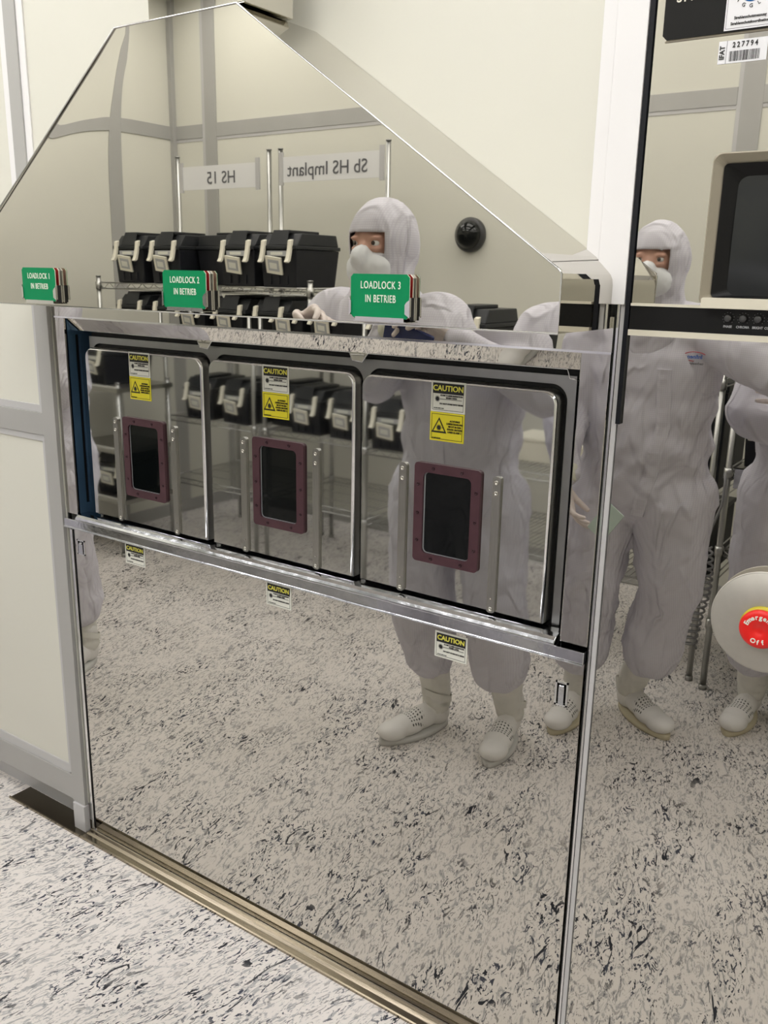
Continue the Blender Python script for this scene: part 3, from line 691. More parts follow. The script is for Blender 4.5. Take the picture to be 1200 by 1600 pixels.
for s_, rr, c0, sgn in (('Emergency', .0205, 90, 1), ('Off', .0195, -90, -1)):
    b = MB(); n = len(s_); stepd = 17 if sgn == 1 else 21
    for i, ch in enumerate(s_):
        a_ = c0 - sgn * (i - (n - 1) / 2) * stepd; a = math.radians(a_)
        rot = (a_ - 90) if sgn == 1 else (a_ + 90)
        text_into(b, ch, .0100, M['ink_white'], Matrix.Translation((rr * math.cos(a), -.0574, rr * math.sin(a))) @ RX @ Matrix.Rotation(math.radians(rot), 4, 'Z'), 1, 0.0003)
    b.build('lettering', o)

# ------------------------------------------------------------------ wire shelving (behind the camera, seen in the steel)
def shelf_unit(name, x0, x1, yf, yb, tiers, ztop_f, ztop_b, label, group='wire shelving units', ncross=None):
    r = empty(name, ((x0 + x1) / 2, (yf + yb) / 2, 0)); tag(r, label, 'shelf', group)
    ox, oy = r.location.x, r.location.y
    for x in (x0, x1):
        for y, zt in ((yf, ztop_f), (yb, ztop_b)):
            b = MB(); b.cyl((x - ox, y - oy, .012), (x - ox, y - oy, zt), .0125, M['wire'], 12); b.cyl((x - ox, y - oy, 0), (x - ox, y - oy, .02), .016, M['grey_steel'], 12); b.cyl((x - ox, y - oy, zt), (x - ox, y - oy, zt + .006), .0145, M['grey_steel'], 12); b.build('post', r)
    X0, X1, Y0, Y1 = x0 - ox, x1 - ox, yb - oy, yf - oy
    for z in tiers:
        b = MB(); wr = .0030
        for y in (Y0, Y1):
            b.tube([(X0, y, z), (X1, y, z)], wr * 1.2, M['wire'], 6); b.tube([(X0, y, z - .03), (X1, y, z - .03)], wr * 1.2, M['wire'], 6)
            n = max(4, int((X1 - X0) / .045)) ; n += n % 2
            b.tube([(X0 + (X1 - X0) * k / n, y, z - .03 * (k % 2)) for k in range(n + 1)], wr * .8, M['wire'], 5)
        for x in (X0, X1):
            b.tube([(x, Y0, z), (x, Y1, z)], wr, M['wire'], 6); b.tube([(x, Y0, z - .03), (x, Y1, z - .03)], wr, M['wire'], 6)
        n = int((X1 - X0) / .026)
        for k in range(1, n): 
            x = X0 + (X1 - X0) * k / n; b.tube([(x, Y0, z + .002), (x, Y1, z + .002)], .0019, M['wire'], 4, False)
        for k in (1, 2, 3):
            y = Y0 + (Y1 - Y0) * k / 4; b.tube([(X0, y, z - .003), (X1, y, z - .003)], .0028, M['wire'], 5)
        for x in (X0, X1):
            for y in (Y0, Y1): b.cyl((x, y, z - .035), (x, y, z + .004), .017, M['wire'], 12)
        b.build('wire_shelf', r)
    return r
T = (1.53, 1.235, .765, .39)
YF, YBK = -2.2, -2.80
shelf_unit('wire_shelving_unit', -4.06, -3.365, YF, YBK, T, 1.56, 2.22, 'chrome wire shelving unit farthest left, loaded with black bins, against the cream wall')
shelf_unit('wire_shelving_unit', -3.285, -2.600, YF, YBK, T, 1.56, 2.22, 'chrome wire shelving unit second from the left with black bins on its upper shelves')
shelf_unit('wire_shelving_unit', -2.535, -0.855, -2.10, YBK, T[2:] + (1.235,), 1.30, 1.30, 'long low chrome wire shelving unit behind the persons, mostly empty')
shelf_unit('wire_shelving_unit', -0.785, 0.95, -2.05, YBK, (1.235, .91, .60, .30), 1.30, 1.30, 'long low chrome wire shelving unit at the right end with a bright steel shelf edge')
CT = shelf_unit('steel_cart', -4.40, -3.985, -1.78, -2.14, (), .99, .99, 'low steel tray cart in the left corner carrying black bins', None)
for z in (.966, .62, .33):
    b = MB(); ox, oy = CT.location.x, CT.location.y
    b.box((-4.42 - ox, -2.16 - oy, z - .025), (-3.965 - ox, -1.76 - oy, z), M['brushed']); b.box((-4.42 - ox, -1.762 - oy, z), (-3.965 - ox, -1.758 - oy, z + .012), M['edge']); b.build('tray', CT)
b = MB(); b.box((-4.39 + 4.1925, -1.757 + 1.96, .955), (-4.33 + 4.1925, -1.755 + 1.96, .975), M['paper']); b.build('tray_label', CT)

# black bins with cream latches
def make_bin():
    r = empty('storage_bin', (0, 0, 0)); r.scale = (1.1, 1.05, 1.06)
    b = MB(); W2 = .098
    # body: front at +y, leaning
    v = [(-W2 * .92, -.15, 0), (W2 * .92, -.15, 0), (W2 * .92, .12, 0), (-W2 * .92, .12, 0), (-W2, -.17, .155), (W2, -.17, .155), (W2, .13, .155), (-W2, .13, .155)]
    b.faces([Vector(p) for p in v], [(0, 3, 2, 1), (4, 5, 6, 7), (0, 1, 5, 4), (1, 2, 6, 5), (2, 3, 7, 6), (3, 0, 4, 7)], M['bin'])
    for x in (-.045, .0, .045): b.box((x - .004, .120, .01), (x + .004, .128, .05), M['bin'])
    b.build('body', r, bevel=0.004)
    b = MB()
    b.box((-W2 - .004, -.175, .156), (W2 + .004, .137, .172), M['bin_lid'])
    v = [(-W2, -.165, .172), (W2, -.165, .172), (W2, .125, .172), (-W2, .125, .172), (-W2 * .95, -.155, .222), (W2 * .95, -.155, .222), (W2 * .95, .085, .222), (-W2 * .95, .085, .222)]
    b.faces([Vector(p) for p in v], [(0, 3, 2, 1), (4, 5, 6, 7), (0, 1, 5, 4), (1, 2, 6, 5), (2, 3, 7, 6), (3, 0, 4, 7)], M['bin_lid'])
    b.box((-.042, -.10, .222), (.042, .105, .236), M['bin_lid']); b.faces([Vector(p) for p in ((-.042, .105, .236), (.042, .105, .236), (.05, .132, .175), (-.05, .132, .175))], [(0, 1, 2, 3)], M['bin_lid'])
    b.build('lid', r, bevel=0.004)
    for sx in (-1, 1):
        b = MB(); x = sx * .072
        pts = [(.127, .197), (.143, .192), (.147, .165), (.153, .140), (.160, .118), (.170, .104), (.160, .100), (.148, .108), (.140, .135), (.134, .160), (.130, .180)]
        rings = [[Vector((x - .010, y, z)) for y, z in pts], [Vector((x + .010, y, z)) for y, z in pts]]
        b.loft(rings, M['cream']); b.build('latch', r, bevel=0.002)
    b = MB(); b.box((-.055, .131, .128), (.055, .137, .150), M['bin_label'])
    b.box((-.035, .137, .133), (.03, .1375, .145), M['paper']); b.build('name_strip', r)
    mx = Matrix.Translation((-.012, .142, .090)) @ Matrix.Rotation(math.radians(-18), 4, 'X') @ Matrix.Rotation(math.radians(7), 4, 'Y') @ Matrix.Scale(1.15, 4)
    b = MB(); b.box((-.036, -.003, -.032), (.036, .003, .032), M['cream'], mx); b.box((-.025, .003, -.021), (.025, .004, .021), M['bin_label'], mx); b.box((-.018, .004, -.012), (.016, .0045, .010), M['paper'], mx)
    b.build('card_holder', r)
    return r
proto = None; rng = random.Random(11)
rows = [('top', 1.534, [(-3.80, 0), (-3.53, 0), (-3.29, 1), (-3.04, 0), (-2.785, 0), (-2.42, 0)]),
        ('second', 1.239, [(-3.80, 0), (-3.53, 0), (-3.10, 0), (-2.84, 0), (-2.41, 0), (-2.12, 0), (-1.78, 0), (-.992, 0), (-.655, 0), (-.33, 0)]),
        ('third', .769, [(-3.80, 0), (-3.505, 0), (-3.235, 1), (-3.00, 0), (-2.74, 0), (-2.41, 0)]),
        ('lower right', .922, [(-.66, 0), (-.36, 0)])]
ordw = ('leftmost', 'second from the left', 'third from the left', 'fourth from the left', 'fifth from the left', 'sixth from the left', 'seventh from the left', 'eighth from the left', 'ninth from the left', 'tenth from the left', 'rightmost')
for rn, z, xs in rows:
    if rn == 'top': xs = xs[:5]
    for n_, (x, q) in enumerate(xs):
        o = make_bin() if proto is None else copy_tree(proto)
        if proto is None: proto = o
        yfr = -2.30 if x < -2.56 else -2.21
        if x > -.8: yfr = -2.19
        if q: yfr = -2.44
        o.location = (x + .012, yfr - .02, z); o.rotation_euler = (0, 0, math.radians(rng.uniform(-4, 4)) + (PI if q else 0))
        tag(o, 'black lidded bin with cream latches, %s on the %s wire shelf' % (ordw[n_], rn), 'storage bin', 'black bins on the wire shelves')
for i, (loc, rz, rx, lab) in enumerate((((-4.20, -1.95, .968), 8, 0, 'black lidded bin standing on top of the steel cart'), ((-4.17, -1.96, .334), -6, 0, 'black lidded bin on the bottom tray of the steel cart'))):
    o = copy_tree(proto); o.location = loc; o.rotation_euler = (math.radians(rx), 0, math.radians(rz)); tag(o, lab, 'storage bin', 'black bins on the steel cart')
# black machine box under the right shelf, cream box on the third shelf
bc = empty('black_case', (-.995, -2.44, .771)); tag(bc, 'tall black equipment case at the right end of the long middle shelf', 'case')
MB().box((-.13, -.20, 0), (.13, .20, .40), M['bin']).build('body', bc, bevel=.008); MB().box((-.134, -.204, .40), (.134, .204, .44), M['bin_lid']).build('lid', bc, bevel=.006); MB().box((-.05, .20, .30), (.05, .215, .32), M['black_plastic']).build('handle', bc)
bd = empty('black_crate', (-1.0, -2.42, .395)); tag(bd, 'low black crate on the bottom wire shelf behind the person with chest logo', 'crate')
MB().box((-.13, -.20, 0), (.13, .20, .26), M['bin']).build('body', bd, bevel=.008); MB().box((-.134, -.204, .26), (.134, .204, .28), M['bin_lid']).build('rim', bd, bevel=.004)
bx = empty('black_box', (-.60, -2.42, .307)); tag(bx, 'black equipment box low on the right shelving unit', 'box')
MB().box((-.17, -.20, 0), (.17, .20, .22), M['bin']).build('body', bx, bevel=.006); MB().box((-.16, .20, .02), (.16, .205, .21), M['black_plastic']).build('front_plate', bx)
cb = empty('cream_box', (-1.62, -2.42, .770)); tag(cb, 'long cream cardboard box on the third shelf behind the middle person', 'box')
MB().box((-.22, -.12, 0), (.22, .12, .10), M['cream']).build('body', cb, bevel=.003); MB().box((-.224, -.124, .092), (.224, .124, .108), M['cream']).build('lid', cb, bevel=.003)
ste = empty('steel_tray', (-.55, -2.3, .915))
tag(ste, 'shallow bright steel tray on the right shelving unit', 'tray')
for o_ in [MB().box((-.22, -.2, 0), (.6, .245, .004), M['brushed']).build('base', ste), MB().box((-.22, .241, -.075), (.6, .245, .004), M['sill']).build('front_apron', ste)]: pass
ste.location = (-.54, -2.285, .916)

# hanging signs at the back of the shelves
for x0, x1, zc, txt, lab in ((-4.02, -3.405, 2.10, 'HS 15', 'white sign reading HS 15 between two rear shelf posts'), (-3.275, -2.60, 2.115, 'Sb HS Implant', 'white sign ending in the word plant above the second shelving unit')):
    xc = (x0 + x1) / 2; s = empty('shelf_sign', (xc, -2.774, zc)); tag(s, lab, 'sign', 'white signs over the shelves')
    hw = (x1 - x0) / 2
    b = MB(); b.box((-hw + .02, -.002, -.062), (hw - .02, .002, .062), M['sign_panel'])
    text_into(b, txt, .090, M['ink_grey'], on_wall(0.02 if txt == 'HS 15' else -.02, .0035, -.006, True), 1.0, 0.0006)
    b.build('sign_panel', s)
    for sx in (-1, 1): MB().box((sx * (hw - .018) - .013, -.004, -.075), (sx * (hw - .018) + .013, .006, .085), M['alu_light']).build('bracket', s)

# coiled hose hanging from the right shelves
hs = empty('coiled_hose', (-.80, -1.965, 0)); tag(hs, 'grey coiled spiral hose hanging between two persons in front of the shelving', 'hose')
b = MB(); pts = []
for i in range(16 * 12 + 1):
    a = 2 * PI * i / 12; q = i / (16 * 12); pts.append((-.015 + .022 * math.cos(a) + .015 * math.sin(q * 5), .035 * 0 + .022 * math.sin(a), .62 - .42 * q))
b.tube(pts, .0048, M['cable'], 6); b.build('coil', hs)
b = MB(); b.tube([(-.015, 0, .62), (0, .0, .70), (.02, -.02, .78), (.02, -.035, .86), (.01, -.055, .90)], .005, M['cable'], 8); b.build('lead', hs)

# round camera housing on the opposite wall
dc = empty('wall_dome', (-2.32, YB + .002, 1.80)); tag(dc, 'small dark round dome fixed to the cream wall above the shelves', 'dome camera')
b = MB(); b.lathe([(.085, 0), (.085, .02), (.075, .03)], M['knob'], 40, Matrix.Rotation(-PI / 2, 4, 'X')); b.build('base_ring', dc)
b = MB(); b.lathe([(.07 * math.cos(a * PI / 20), .025 + .06 * math.sin(a * PI / 20)) for a in range(0, 11)], M['glass_dark'], 40, Matrix.Rotation(-PI / 2, 4, 'X')); b.build('dome', dc)

# ------------------------------------------------------------------ persons
def remeshed(prims, voxel, smooth_it, name, m, parent, wrinkle=0.0, wseed=0.0, wscale=7.0, smooth_f=0.5):
    """prims: ('c', p0, r0, p1, r1[, squash]) round cones or ('e', centre, (rx,ry,rz)) ellipsoids, fused into one skin"""
    bm = bmesh.new()
    def ball(c, r, mx=None):
        bmesh.ops.create_icosphere(bm, subdivisions=3, radius=1.0, matrix=Matrix.Translation(c) @ (mx or Matrix.Identity(4)) @ Matrix.Diagonal((r[0], r[1], r[2], 1)))
    for p in prims:
        if p[0] == 'e': ball(Vector(p[1]), p[2], p[3] if len(p) > 3 else None)
        else:
            p0, r0, p1, r1 = Vector(p[1]), p[2], Vector(p[3]), p[4]; sq = p[5] if len(p) > 5 else 1.0
            n = max(2, int((p1 - p0).length / (min(r0, r1) * .45)) + 1)
            for i in range(n + 1):
                t_ = i / n; c = p0.lerp(p1, t_); r = r0 + (r1 - r0) * t_
                bmesh.ops.create_icosphere(bm, subdivisions=2, radius=1.0, matrix=Matrix.Translation(c) @ Matrix.Diagonal((r, r * sq, r, 1)))
    me = bpy.data.meshes.new('tmp'); bm.to_mesh(me); bm.free()
    o = bpy.data.objects.new('tmp', me); COL.objects.link(o)
    md = o.modifiers.new('r', 'REMESH'); md.mode = 'VOXEL'; md.voxel_size = voxel; md.use_smooth_shade = True
    sm = o.modifiers.new('s', 'SMOOTH'); sm.iterations = smooth_it; sm.factor = smooth_f
    me2 = eval_mesh(o); bpy.data.objects.remove(o); bpy.data.meshes.remove(me)
    if wrinkle:
        nr = [v.normal.copy() for v in me2.vertices]
        for v, nn in zip(me2.vertices, nr):
            c = v.co
            q = Vector((c.x * wscale + wseed, c.y * wscale * .8, c.z * wscale * 0.9 + wseed * 2))
            warp = noise.noise_vector(q * .6) * 1.6
            f = 1 - abs(noise.noise(q + warp)) * 2.2
            g = noise.noise(Vector((c.x * 14 + wseed, c.y * 14, c.z * 22)))
            v.co = c + nn * wrinkle * (f * .9 + g * .35)
    for p in me2.polygons: p.use_smooth = True
    me2.name = name; me2.materials.clear(); me2.materials.append(m)
    return link(name, me2, parent)

def hand(parent, wrist, direction, palm_n, side, curl=0.5, name='glove', scale=1.0, m=None):
    """five-fingered glove. direction: wrist to knuckles, palm_n: out of the palm, side: +1 thumb to cross(direction, palm_n)"""
    d = Vector(direction).normalized(); pn = Vector(palm_n); pn = (pn - d * pn.dot(d)).normalized(); s = d.cross(pn) * side
    Wp = Vector(wrist)
    def P(a, b_, c): return Wp + (d * a + s * b_ + pn * c) * scale
    pr = [('c', P(-.03, 0, 0), .026 * scale, P(.015, 0, 0), .025 * scale)]
    for b0, b1 in ((-.030, -.034), (-.010, -.012), (.010, .012), (.026, .034)):
        pr.append(('c', P(.012, b0 * .75, 0), .019 * scale, P(.088, b1, -.002), .0145 * scale))
    for i, (bb, ln) in enumerate(((-.036, .062), (-.013, .078), (.011, .086), (.034, .078))):
        c_ = curl * (1.15 - .1 * i); p = [P(.088, bb, -.002)]; ang = .25 * c_; pos = [.088, -.002]
        for k, fr in enumerate((.45, .30, .25)):
            ang += c_ * (.55, .75, .55)[k]
            pos = [pos[0] + ln * fr * math.cos(ang), pos[1] + ln * fr * math.sin(ang)]
            p.append(P(pos[0], bb * (1 + .12 * (k + 1) * (1 - curl)), pos[1]))
        rs = (.0098, .0092, .0085, .0072)
        for k in range(3): pr.append(('c', p[k], rs[k] * scale, p[k + 1], rs[k + 1] * scale))
    th = [P(.020, .030, .004), P(.048, .052, .018), P(.074, .060, .030 + .01 * curl), P(.096, .058 - .014 * curl, .040 + .016 * curl)]
    for k, r in enumerate(((.017, .0125), (.0125, .0105), (.0105, .0085))): pr.append(('c', th[k], r[0] * scale, th[k + 1], r[1] * scale))
    return remeshed(pr, .0034, 2, name, m or M['glove'], parent)

def boot(parent, heel, toe, shaft_top, sole_m, pos_name='boot'):
    """white cleanroom boot: fabric shaft, shoe, sole; heel and toe as floor points (x, y) relative to the parent"""
    h = Vector((*heel, 0)); t_ = Vector((*toe, 0)); d = (t_ - h); ln = d.length; ang = math.atan2(d.y, d.x) - PI / 2
    r = link(pos_name, None, parent, h); r.rotation_euler = (0, 0, ang); r.empty_display_size = .05
    k = ln / .29
    pr = [('e', (0, .045 * k, .058), (.040, .048, .048)), ('e', (0, .11 * k, .060), (.042, .07, .045)), ('e', (0, .175 * k, .048), (.051, .075, .038)), ('e', (.002, .232 * k, .042), (.051, .060, .033)), ('c', (0, .05 * k, .06), .043, (0, .055 * k, .15), .050)]
    remeshed(pr, .006, 3, 'shoe', M['boot'], r)
    b = MB(); ring = []
    n = 36
    for i in range(n):
        a = 2 * PI * i / n; y = .143 * k + math.sin(a) * (.144 * k); t2 = (y / (.29 * k)); wdt = .037 + .014 * math.sin(min(1, max(0, t2)) * PI * .9) + .004 * t2
        ring.append((math.cos(a) * wdt, y))
    b.loft([[Vector((x * .96, y, .0)) for x, y in ring], [Vector((x * 1.02, y, .008)) for x, y in ring], [Vector((x * 1.0, y, .014)) for x, y in ring], [Vector((x * .95, y, .020)) for x, y in ring]], sole_m, True, True, True)
    b.build('sole', r)
    inv = Matrix.Rotation(-ang, 4, 'Z')
    top = inv @ (Vector(shaft_top) - h)
    pr = [('c', (0, .050 * k, .10), .050, top, .066)]
    remeshed(pr, .008, 3, 'boot_shaft', M['boot_shaft'], r, .005, heel[0] * 3, 12)
    b = MB(); ctr = Vector((0, .052 * k, .125)); pts = []
    for i in range(25):
        a = 2 * PI * i / 24; pts.append(ctr + Vector((math.cos(a) * .056, math.sin(a) * .056, math.sin(a) * .02 + .01)))
    b2 = MB(); n2 = 24
    b2.loft([[p + Vector((0, 0, -.012)) for p in pts[:-1]], [p + Vector((0, 0, .012)) for p in pts[:-1]]], M['boot_shaft'], False, False, True); b2.build('ankle_strap', r); b.bm.free()
    return r

def person(root_xy, label, J, wseed, soles, hands=(), feet=(), yaw=0.0, arms=True, belly=1.0):
    """J: joints in world coordinates. One fused coverall; body (head), hood, mask, gloves and boots are its companions"""
    O = Vector((root_xy[0], root_xy[1], 0)); r = empty('person', O); tag(r, label, 'person')
    Q = {k: Vector(v) - O for k, v in J.items()}
    pel, chest, neck = Q['pelvis'], Q['chest'], Q['neck']
    up = Vector((0, 0, 1)); w = J.get('w', None)
    sl, sr = Q['shoulder_a'], Q['shoulder_b']
    pr = [('e', pel, (.205 * belly, .155, .17)), ('e', pel.lerp(chest, .33), (.205 * belly, .155, .17)), ('e', pel.lerp(chest, .66), (.215, .150, .17)), ('e', chest, (.215, .145, .18)),
          ('c', chest + Vector((0, 0, .08)), .12, neck, .075), ('c', sl, .085, chest + Vector((0, 0, .1)), .12), ('c', sr, .085, chest + Vector((0, 0, .1)), .12)]
    for s_ in 'ab':
        hip, knee, hem = Q['hip_' + s_], Q['knee_' + s_], Q['hem_' + s_]
        pr += [('c', hip, .135, knee, .112), ('c', knee, .112, hem, .100), ('c', hem + Vector((0, 0, .03)), .104, hem, .092)]
        sh, el, wr = Q['shoulder_' + s_], Q['elbow_' + s_], Q['wrist_' + s_]
        pr += [('c', sh, .088, el, .078), ('c', el, .078, wr, .052)]
    suit = remeshed(pr, .013, 5, 'coverall', M['suit'], r, .014, wseed, 4.2)
    # head
    hc = Q['head']; hx = .079; yv = Matrix.Rotation(yaw, 4, 'Z')
    def hp(a, b_, c): return hc + (yv @ Vector((a, b_, c)))
    pr = [('e', hp(0, -.005, .02), (.074, .092, .098)), ('e', hp(0, .012, -.035), (.058, .075, .078)), ('c', hp(0, .085, .012), .012, hp(0, .104, -.022), .016), ('e', hp(0, .090, -.055), (.024, .012, .008)), ('e', hp(0, .075, -.090), (.026, .022, .022)),
          ('e', hp(.030, .074, .031), (.019, .016, .008)), ('e', hp(-.030, .074, .031), (.019, .016, .008)), ('e', hp(.030, .074, .004), (.018, .014, .008)), ('e', hp(-.030, .074, .004), (.018, .014, .008)), ('e', hp(.076, 0, .0), (.010, .018, .030)), ('e', hp(-.076, 0, .0), (.010, .018, .030)), ('c', hp(0, -.01, -.06), .055, neck + Vector((0, 0, -.03)), .060)]
    remeshed(pr, .006, 2, 'body', M['skin'], r)
    for sx in (-1, 1):
        b = MB(); b.lathe([(.0115 * math.cos(a * PI / 12), .0115 * math.sin(a * PI / 12)) for a in range(-6, 7)], M['eye'], 14, Matrix.Translation(hp(sx * .030, .0735, .018)))
        b.lathe([(.0055, 0), (.0055, .0015), (.001, .002)], M['iris'], 14, Matrix.Translation(hp(sx * .030, .0842, .018)) @ Matrix.Rotation(-PI / 2, 4, 'X')); b.build('eye', r)
    # hood: shell round head and neck, open at the face
    pr = [('e', hp(0, -.012, .022), (.094, .106, .116)), ('e', hp(0, .0, -.05), (.086, .092, .09)), ('c', hp(0, -.01, -.09), .088, neck + Vector((0, 0, -.02)), .105), ('c', neck + Vector((0, 0, -.02)), .105, neck + Vector((0, .0, -.07)), .14)]
    hd = remeshed(pr, .009, 3, 'hood', M['suit'], r, .004, wseed + 3, 9)
    bm = bmesh.new(); bm.from_mesh(hd.data)
    kill = [f for f in bm.faces if (lambda p: p.y > .035 and abs(p.x) < .058 and -.012 < p.z < .046)(yv.inverted() @ (f.calc_center_median() - hc))]
    bmesh.ops.delete(bm, geom=kill, context='FACES'); bm.to_mesh(hd.data); bm.free()
    hd.modifiers.new('s', 'SOLIDIFY').thickness = .002
    pr = [('e', hp(0, .056, -.048), (.068, .052, .054)), ('e', hp(0, .092, -.022), (.026, .040, .036))]
    remeshed(pr, .005, 2, 'face_mask', M['mask'], r, .002, wseed, 30)
    for h_ in hands:
        s_ = h_['arm']; wr = Q['wrist_' + s_]; dv = Vector(h_['dir']).normalized()
        el = Q['elbow_' + s_]; ax = (wr - el).normalized()
        b = MB(); n = 20; a0 = ax.orthogonal().normalized(); a1 = ax.cross(a0); rings = []
        for q, rr in ((-.012, .050), (-.002, .052), (.020, .048), (.038, .041), (.044, .036)):
            rings.append([wr + ax * q + (a0 * math.cos(2 * PI * i / n) + a1 * math.sin(2 * PI * i / n)) * rr for i in range(n)])
        b.loft(rings, M['cuff'], True, True, True); b.build('cuff', r)
        hand(r, wr + ax * .050, dv, h_['palm'], h_['side'], h_['curl'], scale=h_.get('scale', 1.0))
    for (heel, toe, s_), sm in zip(feet, soles):
        boot(r, (heel[0] - O.x, heel[1] - O.y), (toe[0] - O.x, toe[1] - O.y), Q['hem_' + s_] + Vector((0, 0, .04)), sm)
    return r

# A: person holding a phone, mirrored in the doors
AX = -1.44
pA = person((AX, -1.12), 'person in pale cleanroom coverall holding a dark device in both gloved hands', dict(
    pelvis=(AX, -1.12, .96), chest=(AX, -1.11, 1.33), neck=(AX, -1.10, 1.53), head=(AX + .01, -1.07, 1.66),
    shoulder_a=(AX - .17, -1.11, 1.47), elbow_a=(AX - .24, -.97, 1.27), wrist_a=(AX - .10, -.86, 1.43),
    shoulder_b=(AX + .17, -1.11, 1.47), elbow_b=(AX + .33, -1.03, 1.27), wrist_b=(AX + .14, -.87, 1.41),
    hip_a=(AX - .12, -1.12, .88), knee_a=(AX - .12, -1.09, .56), hem_a=(AX - .085, -1.13, .30),
    hip_b=(AX + .115, -1.13, .88), knee_b=(AX + .15, -1.12, .56), hem_b=(AX + .175, -1.18, .29)), 1.3, (M['sole_grey'], M['sole_grey']),
    hands=(dict(arm='a', dir=(.85, .25, .25), palm=(0.2, .75, -.6), side=1, curl=.7), dict(arm='b', dir=(-.85, .25, .2), palm=(-.2, .75, -.6), side=-1, curl=.7)),
    feet=(((-1.475, -1.19), (-1.585, -.905), 'a'), ((-1.255, -1.29), (-1.205, -.995), 'b')))
ph = empty('handheld_device', (AX + .02, -.775, 1.425)); tag(ph, 'dark blue handheld device held in both gloved hands of the middle person', 'device'); ph.rotation_euler = (math.radians(-12), math.radians(18), 0)
MB().box((-.085, -.006, -.035), (.085, .006, .035), M['device']).build('case', ph, bevel=.004); MB().box((-.078, -.0072, -.029), (.078, -.006, .029), M['glass_dark']).build('display', ph)

# B: person right of the joint
BX = -.945
pB = person((BX, -1.53), 'person in pale zipped cleanroom coverall with chest logo, one hand holding a glass card', dict(
    pelvis=(BX, -1.53, .96), chest=(BX + .01, -1.50, 1.31), neck=(BX + .01, -1.49, 1.50), head=(BX + .01, -1.46, 1.64),
    shoulder_a=(BX - .18, -1.50, 1.44), elbow_a=(BX - .26, -1.42, 1.18), wrist_a=(BX - .19, -1.30, .985),
    shoulder_b=(BX + .19, -1.50, 1.44), elbow_b=(BX + .46, -1.36, 1.34), wrist_b=(BX + .58, -1.46, 1.16),
    hip_a=(BX - .12, -1.53, .88), knee_a=(BX - .15, -1.50, .56), hem_a=(BX - .17, -1.54, .27),
    hip_b=(BX + .12, -1.53, .88), knee_b=(BX + .12, -1.57, .56), hem_b=(BX + .06, -1.63, .29)), 5.1, (M['sole'], M['sole']),
    hands=(dict(arm='a', dir=(.45, .25, -.85), palm=(.75, -.3, .3), side=1, curl=.45), dict(arm='b', dir=(.4, -.2, -.8), palm=(-.5, .3, -.4), side=1, curl=.5)),
    feet=(((-1.12, -1.60), (-1.125, -1.33), 'a'), ((-1.01, -1.72), (-.765, -1.545), 'b')), belly=1.04)
gl = empty('glass_card', (BX - .0, -1.21, .86)); tag(gl, 'pale green glass card in the hanging hand of the person with chest logo', 'card'); gl.rotation_euler = (math.radians(8), math.radians(32), math.radians(10))
MB().box((-.035, -.002, -.055), (.035, .002, .055), M['tablet_glass']).build('pane', gl, bevel=.0005)

# zip placket and chest logo of B are laid on the coverall
def on_suit(suit_parent, x, z, out=.003):
    """front surface point of the coverall at world x,z (front is +y)"""
    s = [c for c in suit_parent.children if c.name.startswith('coverall')][0]
    from mathutils.bvhtree import BVHTree
    if not hasattr(on_suit, 'c'): on_suit.c = {}
    if s.name not in on_suit.c: on_suit.c[s.name] = BVHTree.FromPolygons([v.co for v in s.data.vertices], [tuple(p.vertices) for p in s.data.polygons])
    o = suit_parent.location
    hit = on_suit.c[s.name].ray_cast(Vector((x - o.x, 1.0, z)), Vector((0, -1, 0)))
    return hit[0].y + out if hit[0] else None
def placket(P_, pts, w_, name='zip_placket'):
    b = MB(); o = P_.location; rows_ = []
    for i in range(len(pts) - 1):
        for k_ in range(12):
            t_ = k_ / 12; rows_.append((pts[i][0] + (pts[i + 1][0] - pts[i][0]) * t_, pts[i][1] + (pts[i + 1][1] - pts[i][1]) * t_))
    rings = []; ys = []
    for x, z in rows_:
        c_ = [on_suit(P_, x + d_, z, 0) for d_ in (-w_ / 2, -w_ / 4, 0, w_ / 4, w_ / 2)]; ys.append([q if q is not None else c_[2] for q in c_])
    for i, (x, z) in enumerate(rows_):
        av = [sum(ys[j][c_] for j in range(max(0, i - 2), min(len(ys), i + 3))) / len(range(max(0, i - 2), min(len(ys), i + 3))) for c_ in range(5)]
        pk = .0030 + .0005 * math.sin(z * 190)
        xs5 = [x + d_ for d_ in (-w_ / 2, -w_ / 4, 0, w_ / 4, w_ / 2)]
        rings.append([Vector((xs5[c_] - o.x, av[c_] + (.004 + pk if 0 < c_ < 4 else .004), z)) for c_ in range(5)] + [Vector((xs5[c_] - o.x, av[c_] - .012, z)) for c_ in (4, 3, 2, 1, 0)])
    b.loft(rings, M['suit']); b.build(name, P_)
placket(pB, [(BX + .09, 1.33), (BX + .10, 1.15), (BX + .07, .98), (BX + .03, .83)], .042)
placket(pA, [(AX + .02, 1.36), (AX + .01, 1.15), (AX, .95)], .042)
b = MB(); lx, lz = BX + .165, 1.372; ly = on_suit(pB, lx, lz, .012); o = pB.location
if ly:
    mxl = on_wall(lx - o.x, ly, lz, True)
    text_into(b, 'Infineon', .017, M['blue'], mxl, 1.0, 0.0003)
    pts = []
    for i in range(15):
        a = math.radians(150 - i * 17); pts.append(mxl @ Vector((.036 * math.cos(a) - .004, .014 * math.sin(a) + .001, 0)))
    b.tube(pts, .0011, M['red_print'], 5)
    text_into(b, 'technologies', .011, M['ink_grey'], on_wall(lx - o.x + .004, ly, lz - .020, True), 1.0, 0.0002)
    b.build('chest_logo', pB)

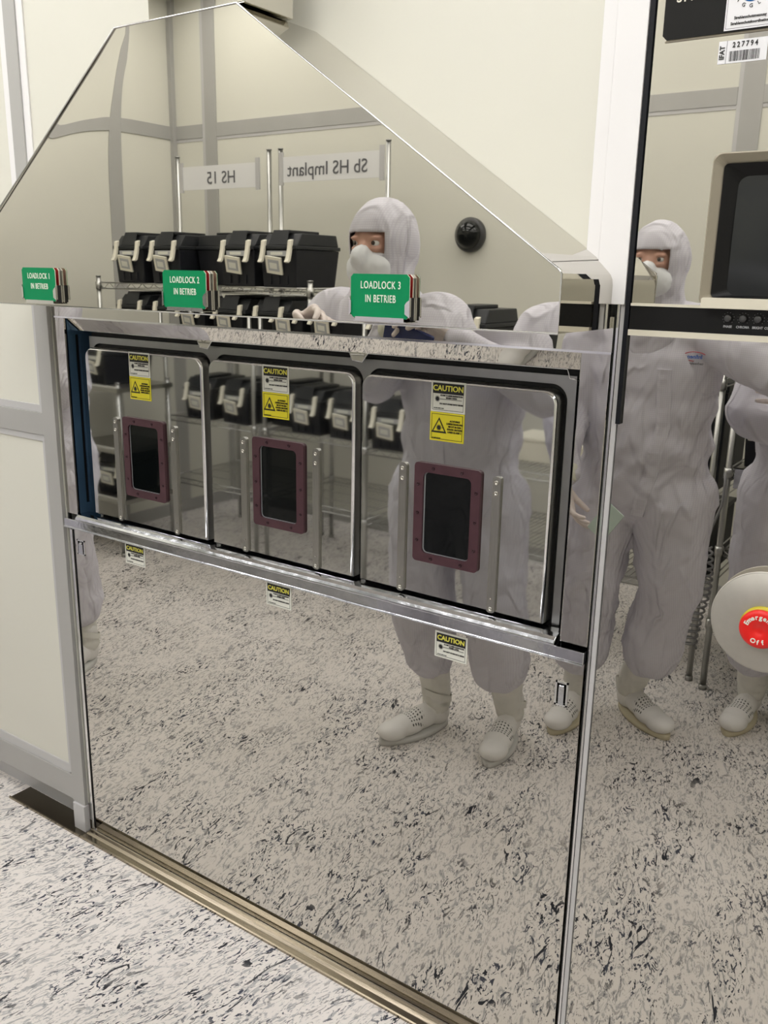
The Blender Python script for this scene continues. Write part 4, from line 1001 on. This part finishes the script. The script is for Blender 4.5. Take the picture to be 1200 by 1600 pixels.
# C: person at the right edge
CX = -.445
pC = person((CX, -1.84), 'person in pale cleanroom coverall with folded forearms, rightmost, behind the emergency button', dict(
    pelvis=(CX, -1.84, .96), chest=(CX, -1.83, 1.31), neck=(CX, -1.82, 1.51), head=(CX, -1.79, 1.67),
    shoulder_a=(CX - .18, -1.83, 1.44), elbow_a=(CX - .22, -1.72, 1.17), wrist_a=(CX + .02, -1.63, 1.12),
    shoulder_b=(CX + .18, -1.83, 1.44), elbow_b=(CX + .22, -1.72, 1.17), wrist_b=(CX + .03, -1.62, 1.24),
    hip_a=(CX - .12, -1.84, .88), knee_a=(CX - .13, -1.82, .56), hem_a=(CX - .13, -1.88, .29),
    hip_b=(CX + .12, -1.84, .88), knee_b=(CX + .13, -1.82, .56), hem_b=(CX + .14, -1.88, .29)), 9.7, (M['sole'], M['sole']),
    hands=(dict(arm='a', dir=(.9, .1, .1), palm=(0, -1, 0), side=1, curl=.3), dict(arm='b', dir=(-.9, .1, .1), palm=(0, -1, 0), side=-1, curl=.3)),
    feet=(((-.575, -1.98), (-.605, -1.70), 'a'), ((-.30, -1.98), (-.25, -1.70), 'b')))
# D: person at the left end of the cabinet
DX = -3.12
pD = person((DX, -.70), 'person in pale cleanroom coverall whose edge shows in the left steel column', dict(
    pelvis=(DX, -.70, .96), chest=(DX, -.70, 1.31), neck=(DX, -.69, 1.51), head=(DX, -.67, 1.67),
    shoulder_a=(DX - .18, -.70, 1.44), elbow_a=(DX - .24, -.68, 1.17), wrist_a=(DX - .20, -.58, .98),
    shoulder_b=(DX + .19, -.70, 1.44), elbow_b=(DX + .24, -.66, 1.18), wrist_b=(DX + .17, -.56, 1.06),
    hip_a=(DX - .12, -.70, .88), knee_a=(DX - .12, -.68, .56), hem_a=(DX - .12, -.72, .29),
    hip_b=(DX + .12, -.70, .88), knee_b=(DX + .14, -.68, .56), hem_b=(DX + .14, -.72, .26)), 13.3, (M['sole_grey'], M['sole_grey']),
    hands=(dict(arm='a', dir=(.2, .3, -.9), palm=(1, 0, 0), side=1, curl=.4), dict(arm='b', dir=(-.3, .5, -.8), palm=(-1, 0, 0), side=-1, curl=.4)),
    feet=(((-3.26, -.80), (-3.29, -.52), 'a'), ((-2.96, -.78), (-2.90, -.51), 'b')))
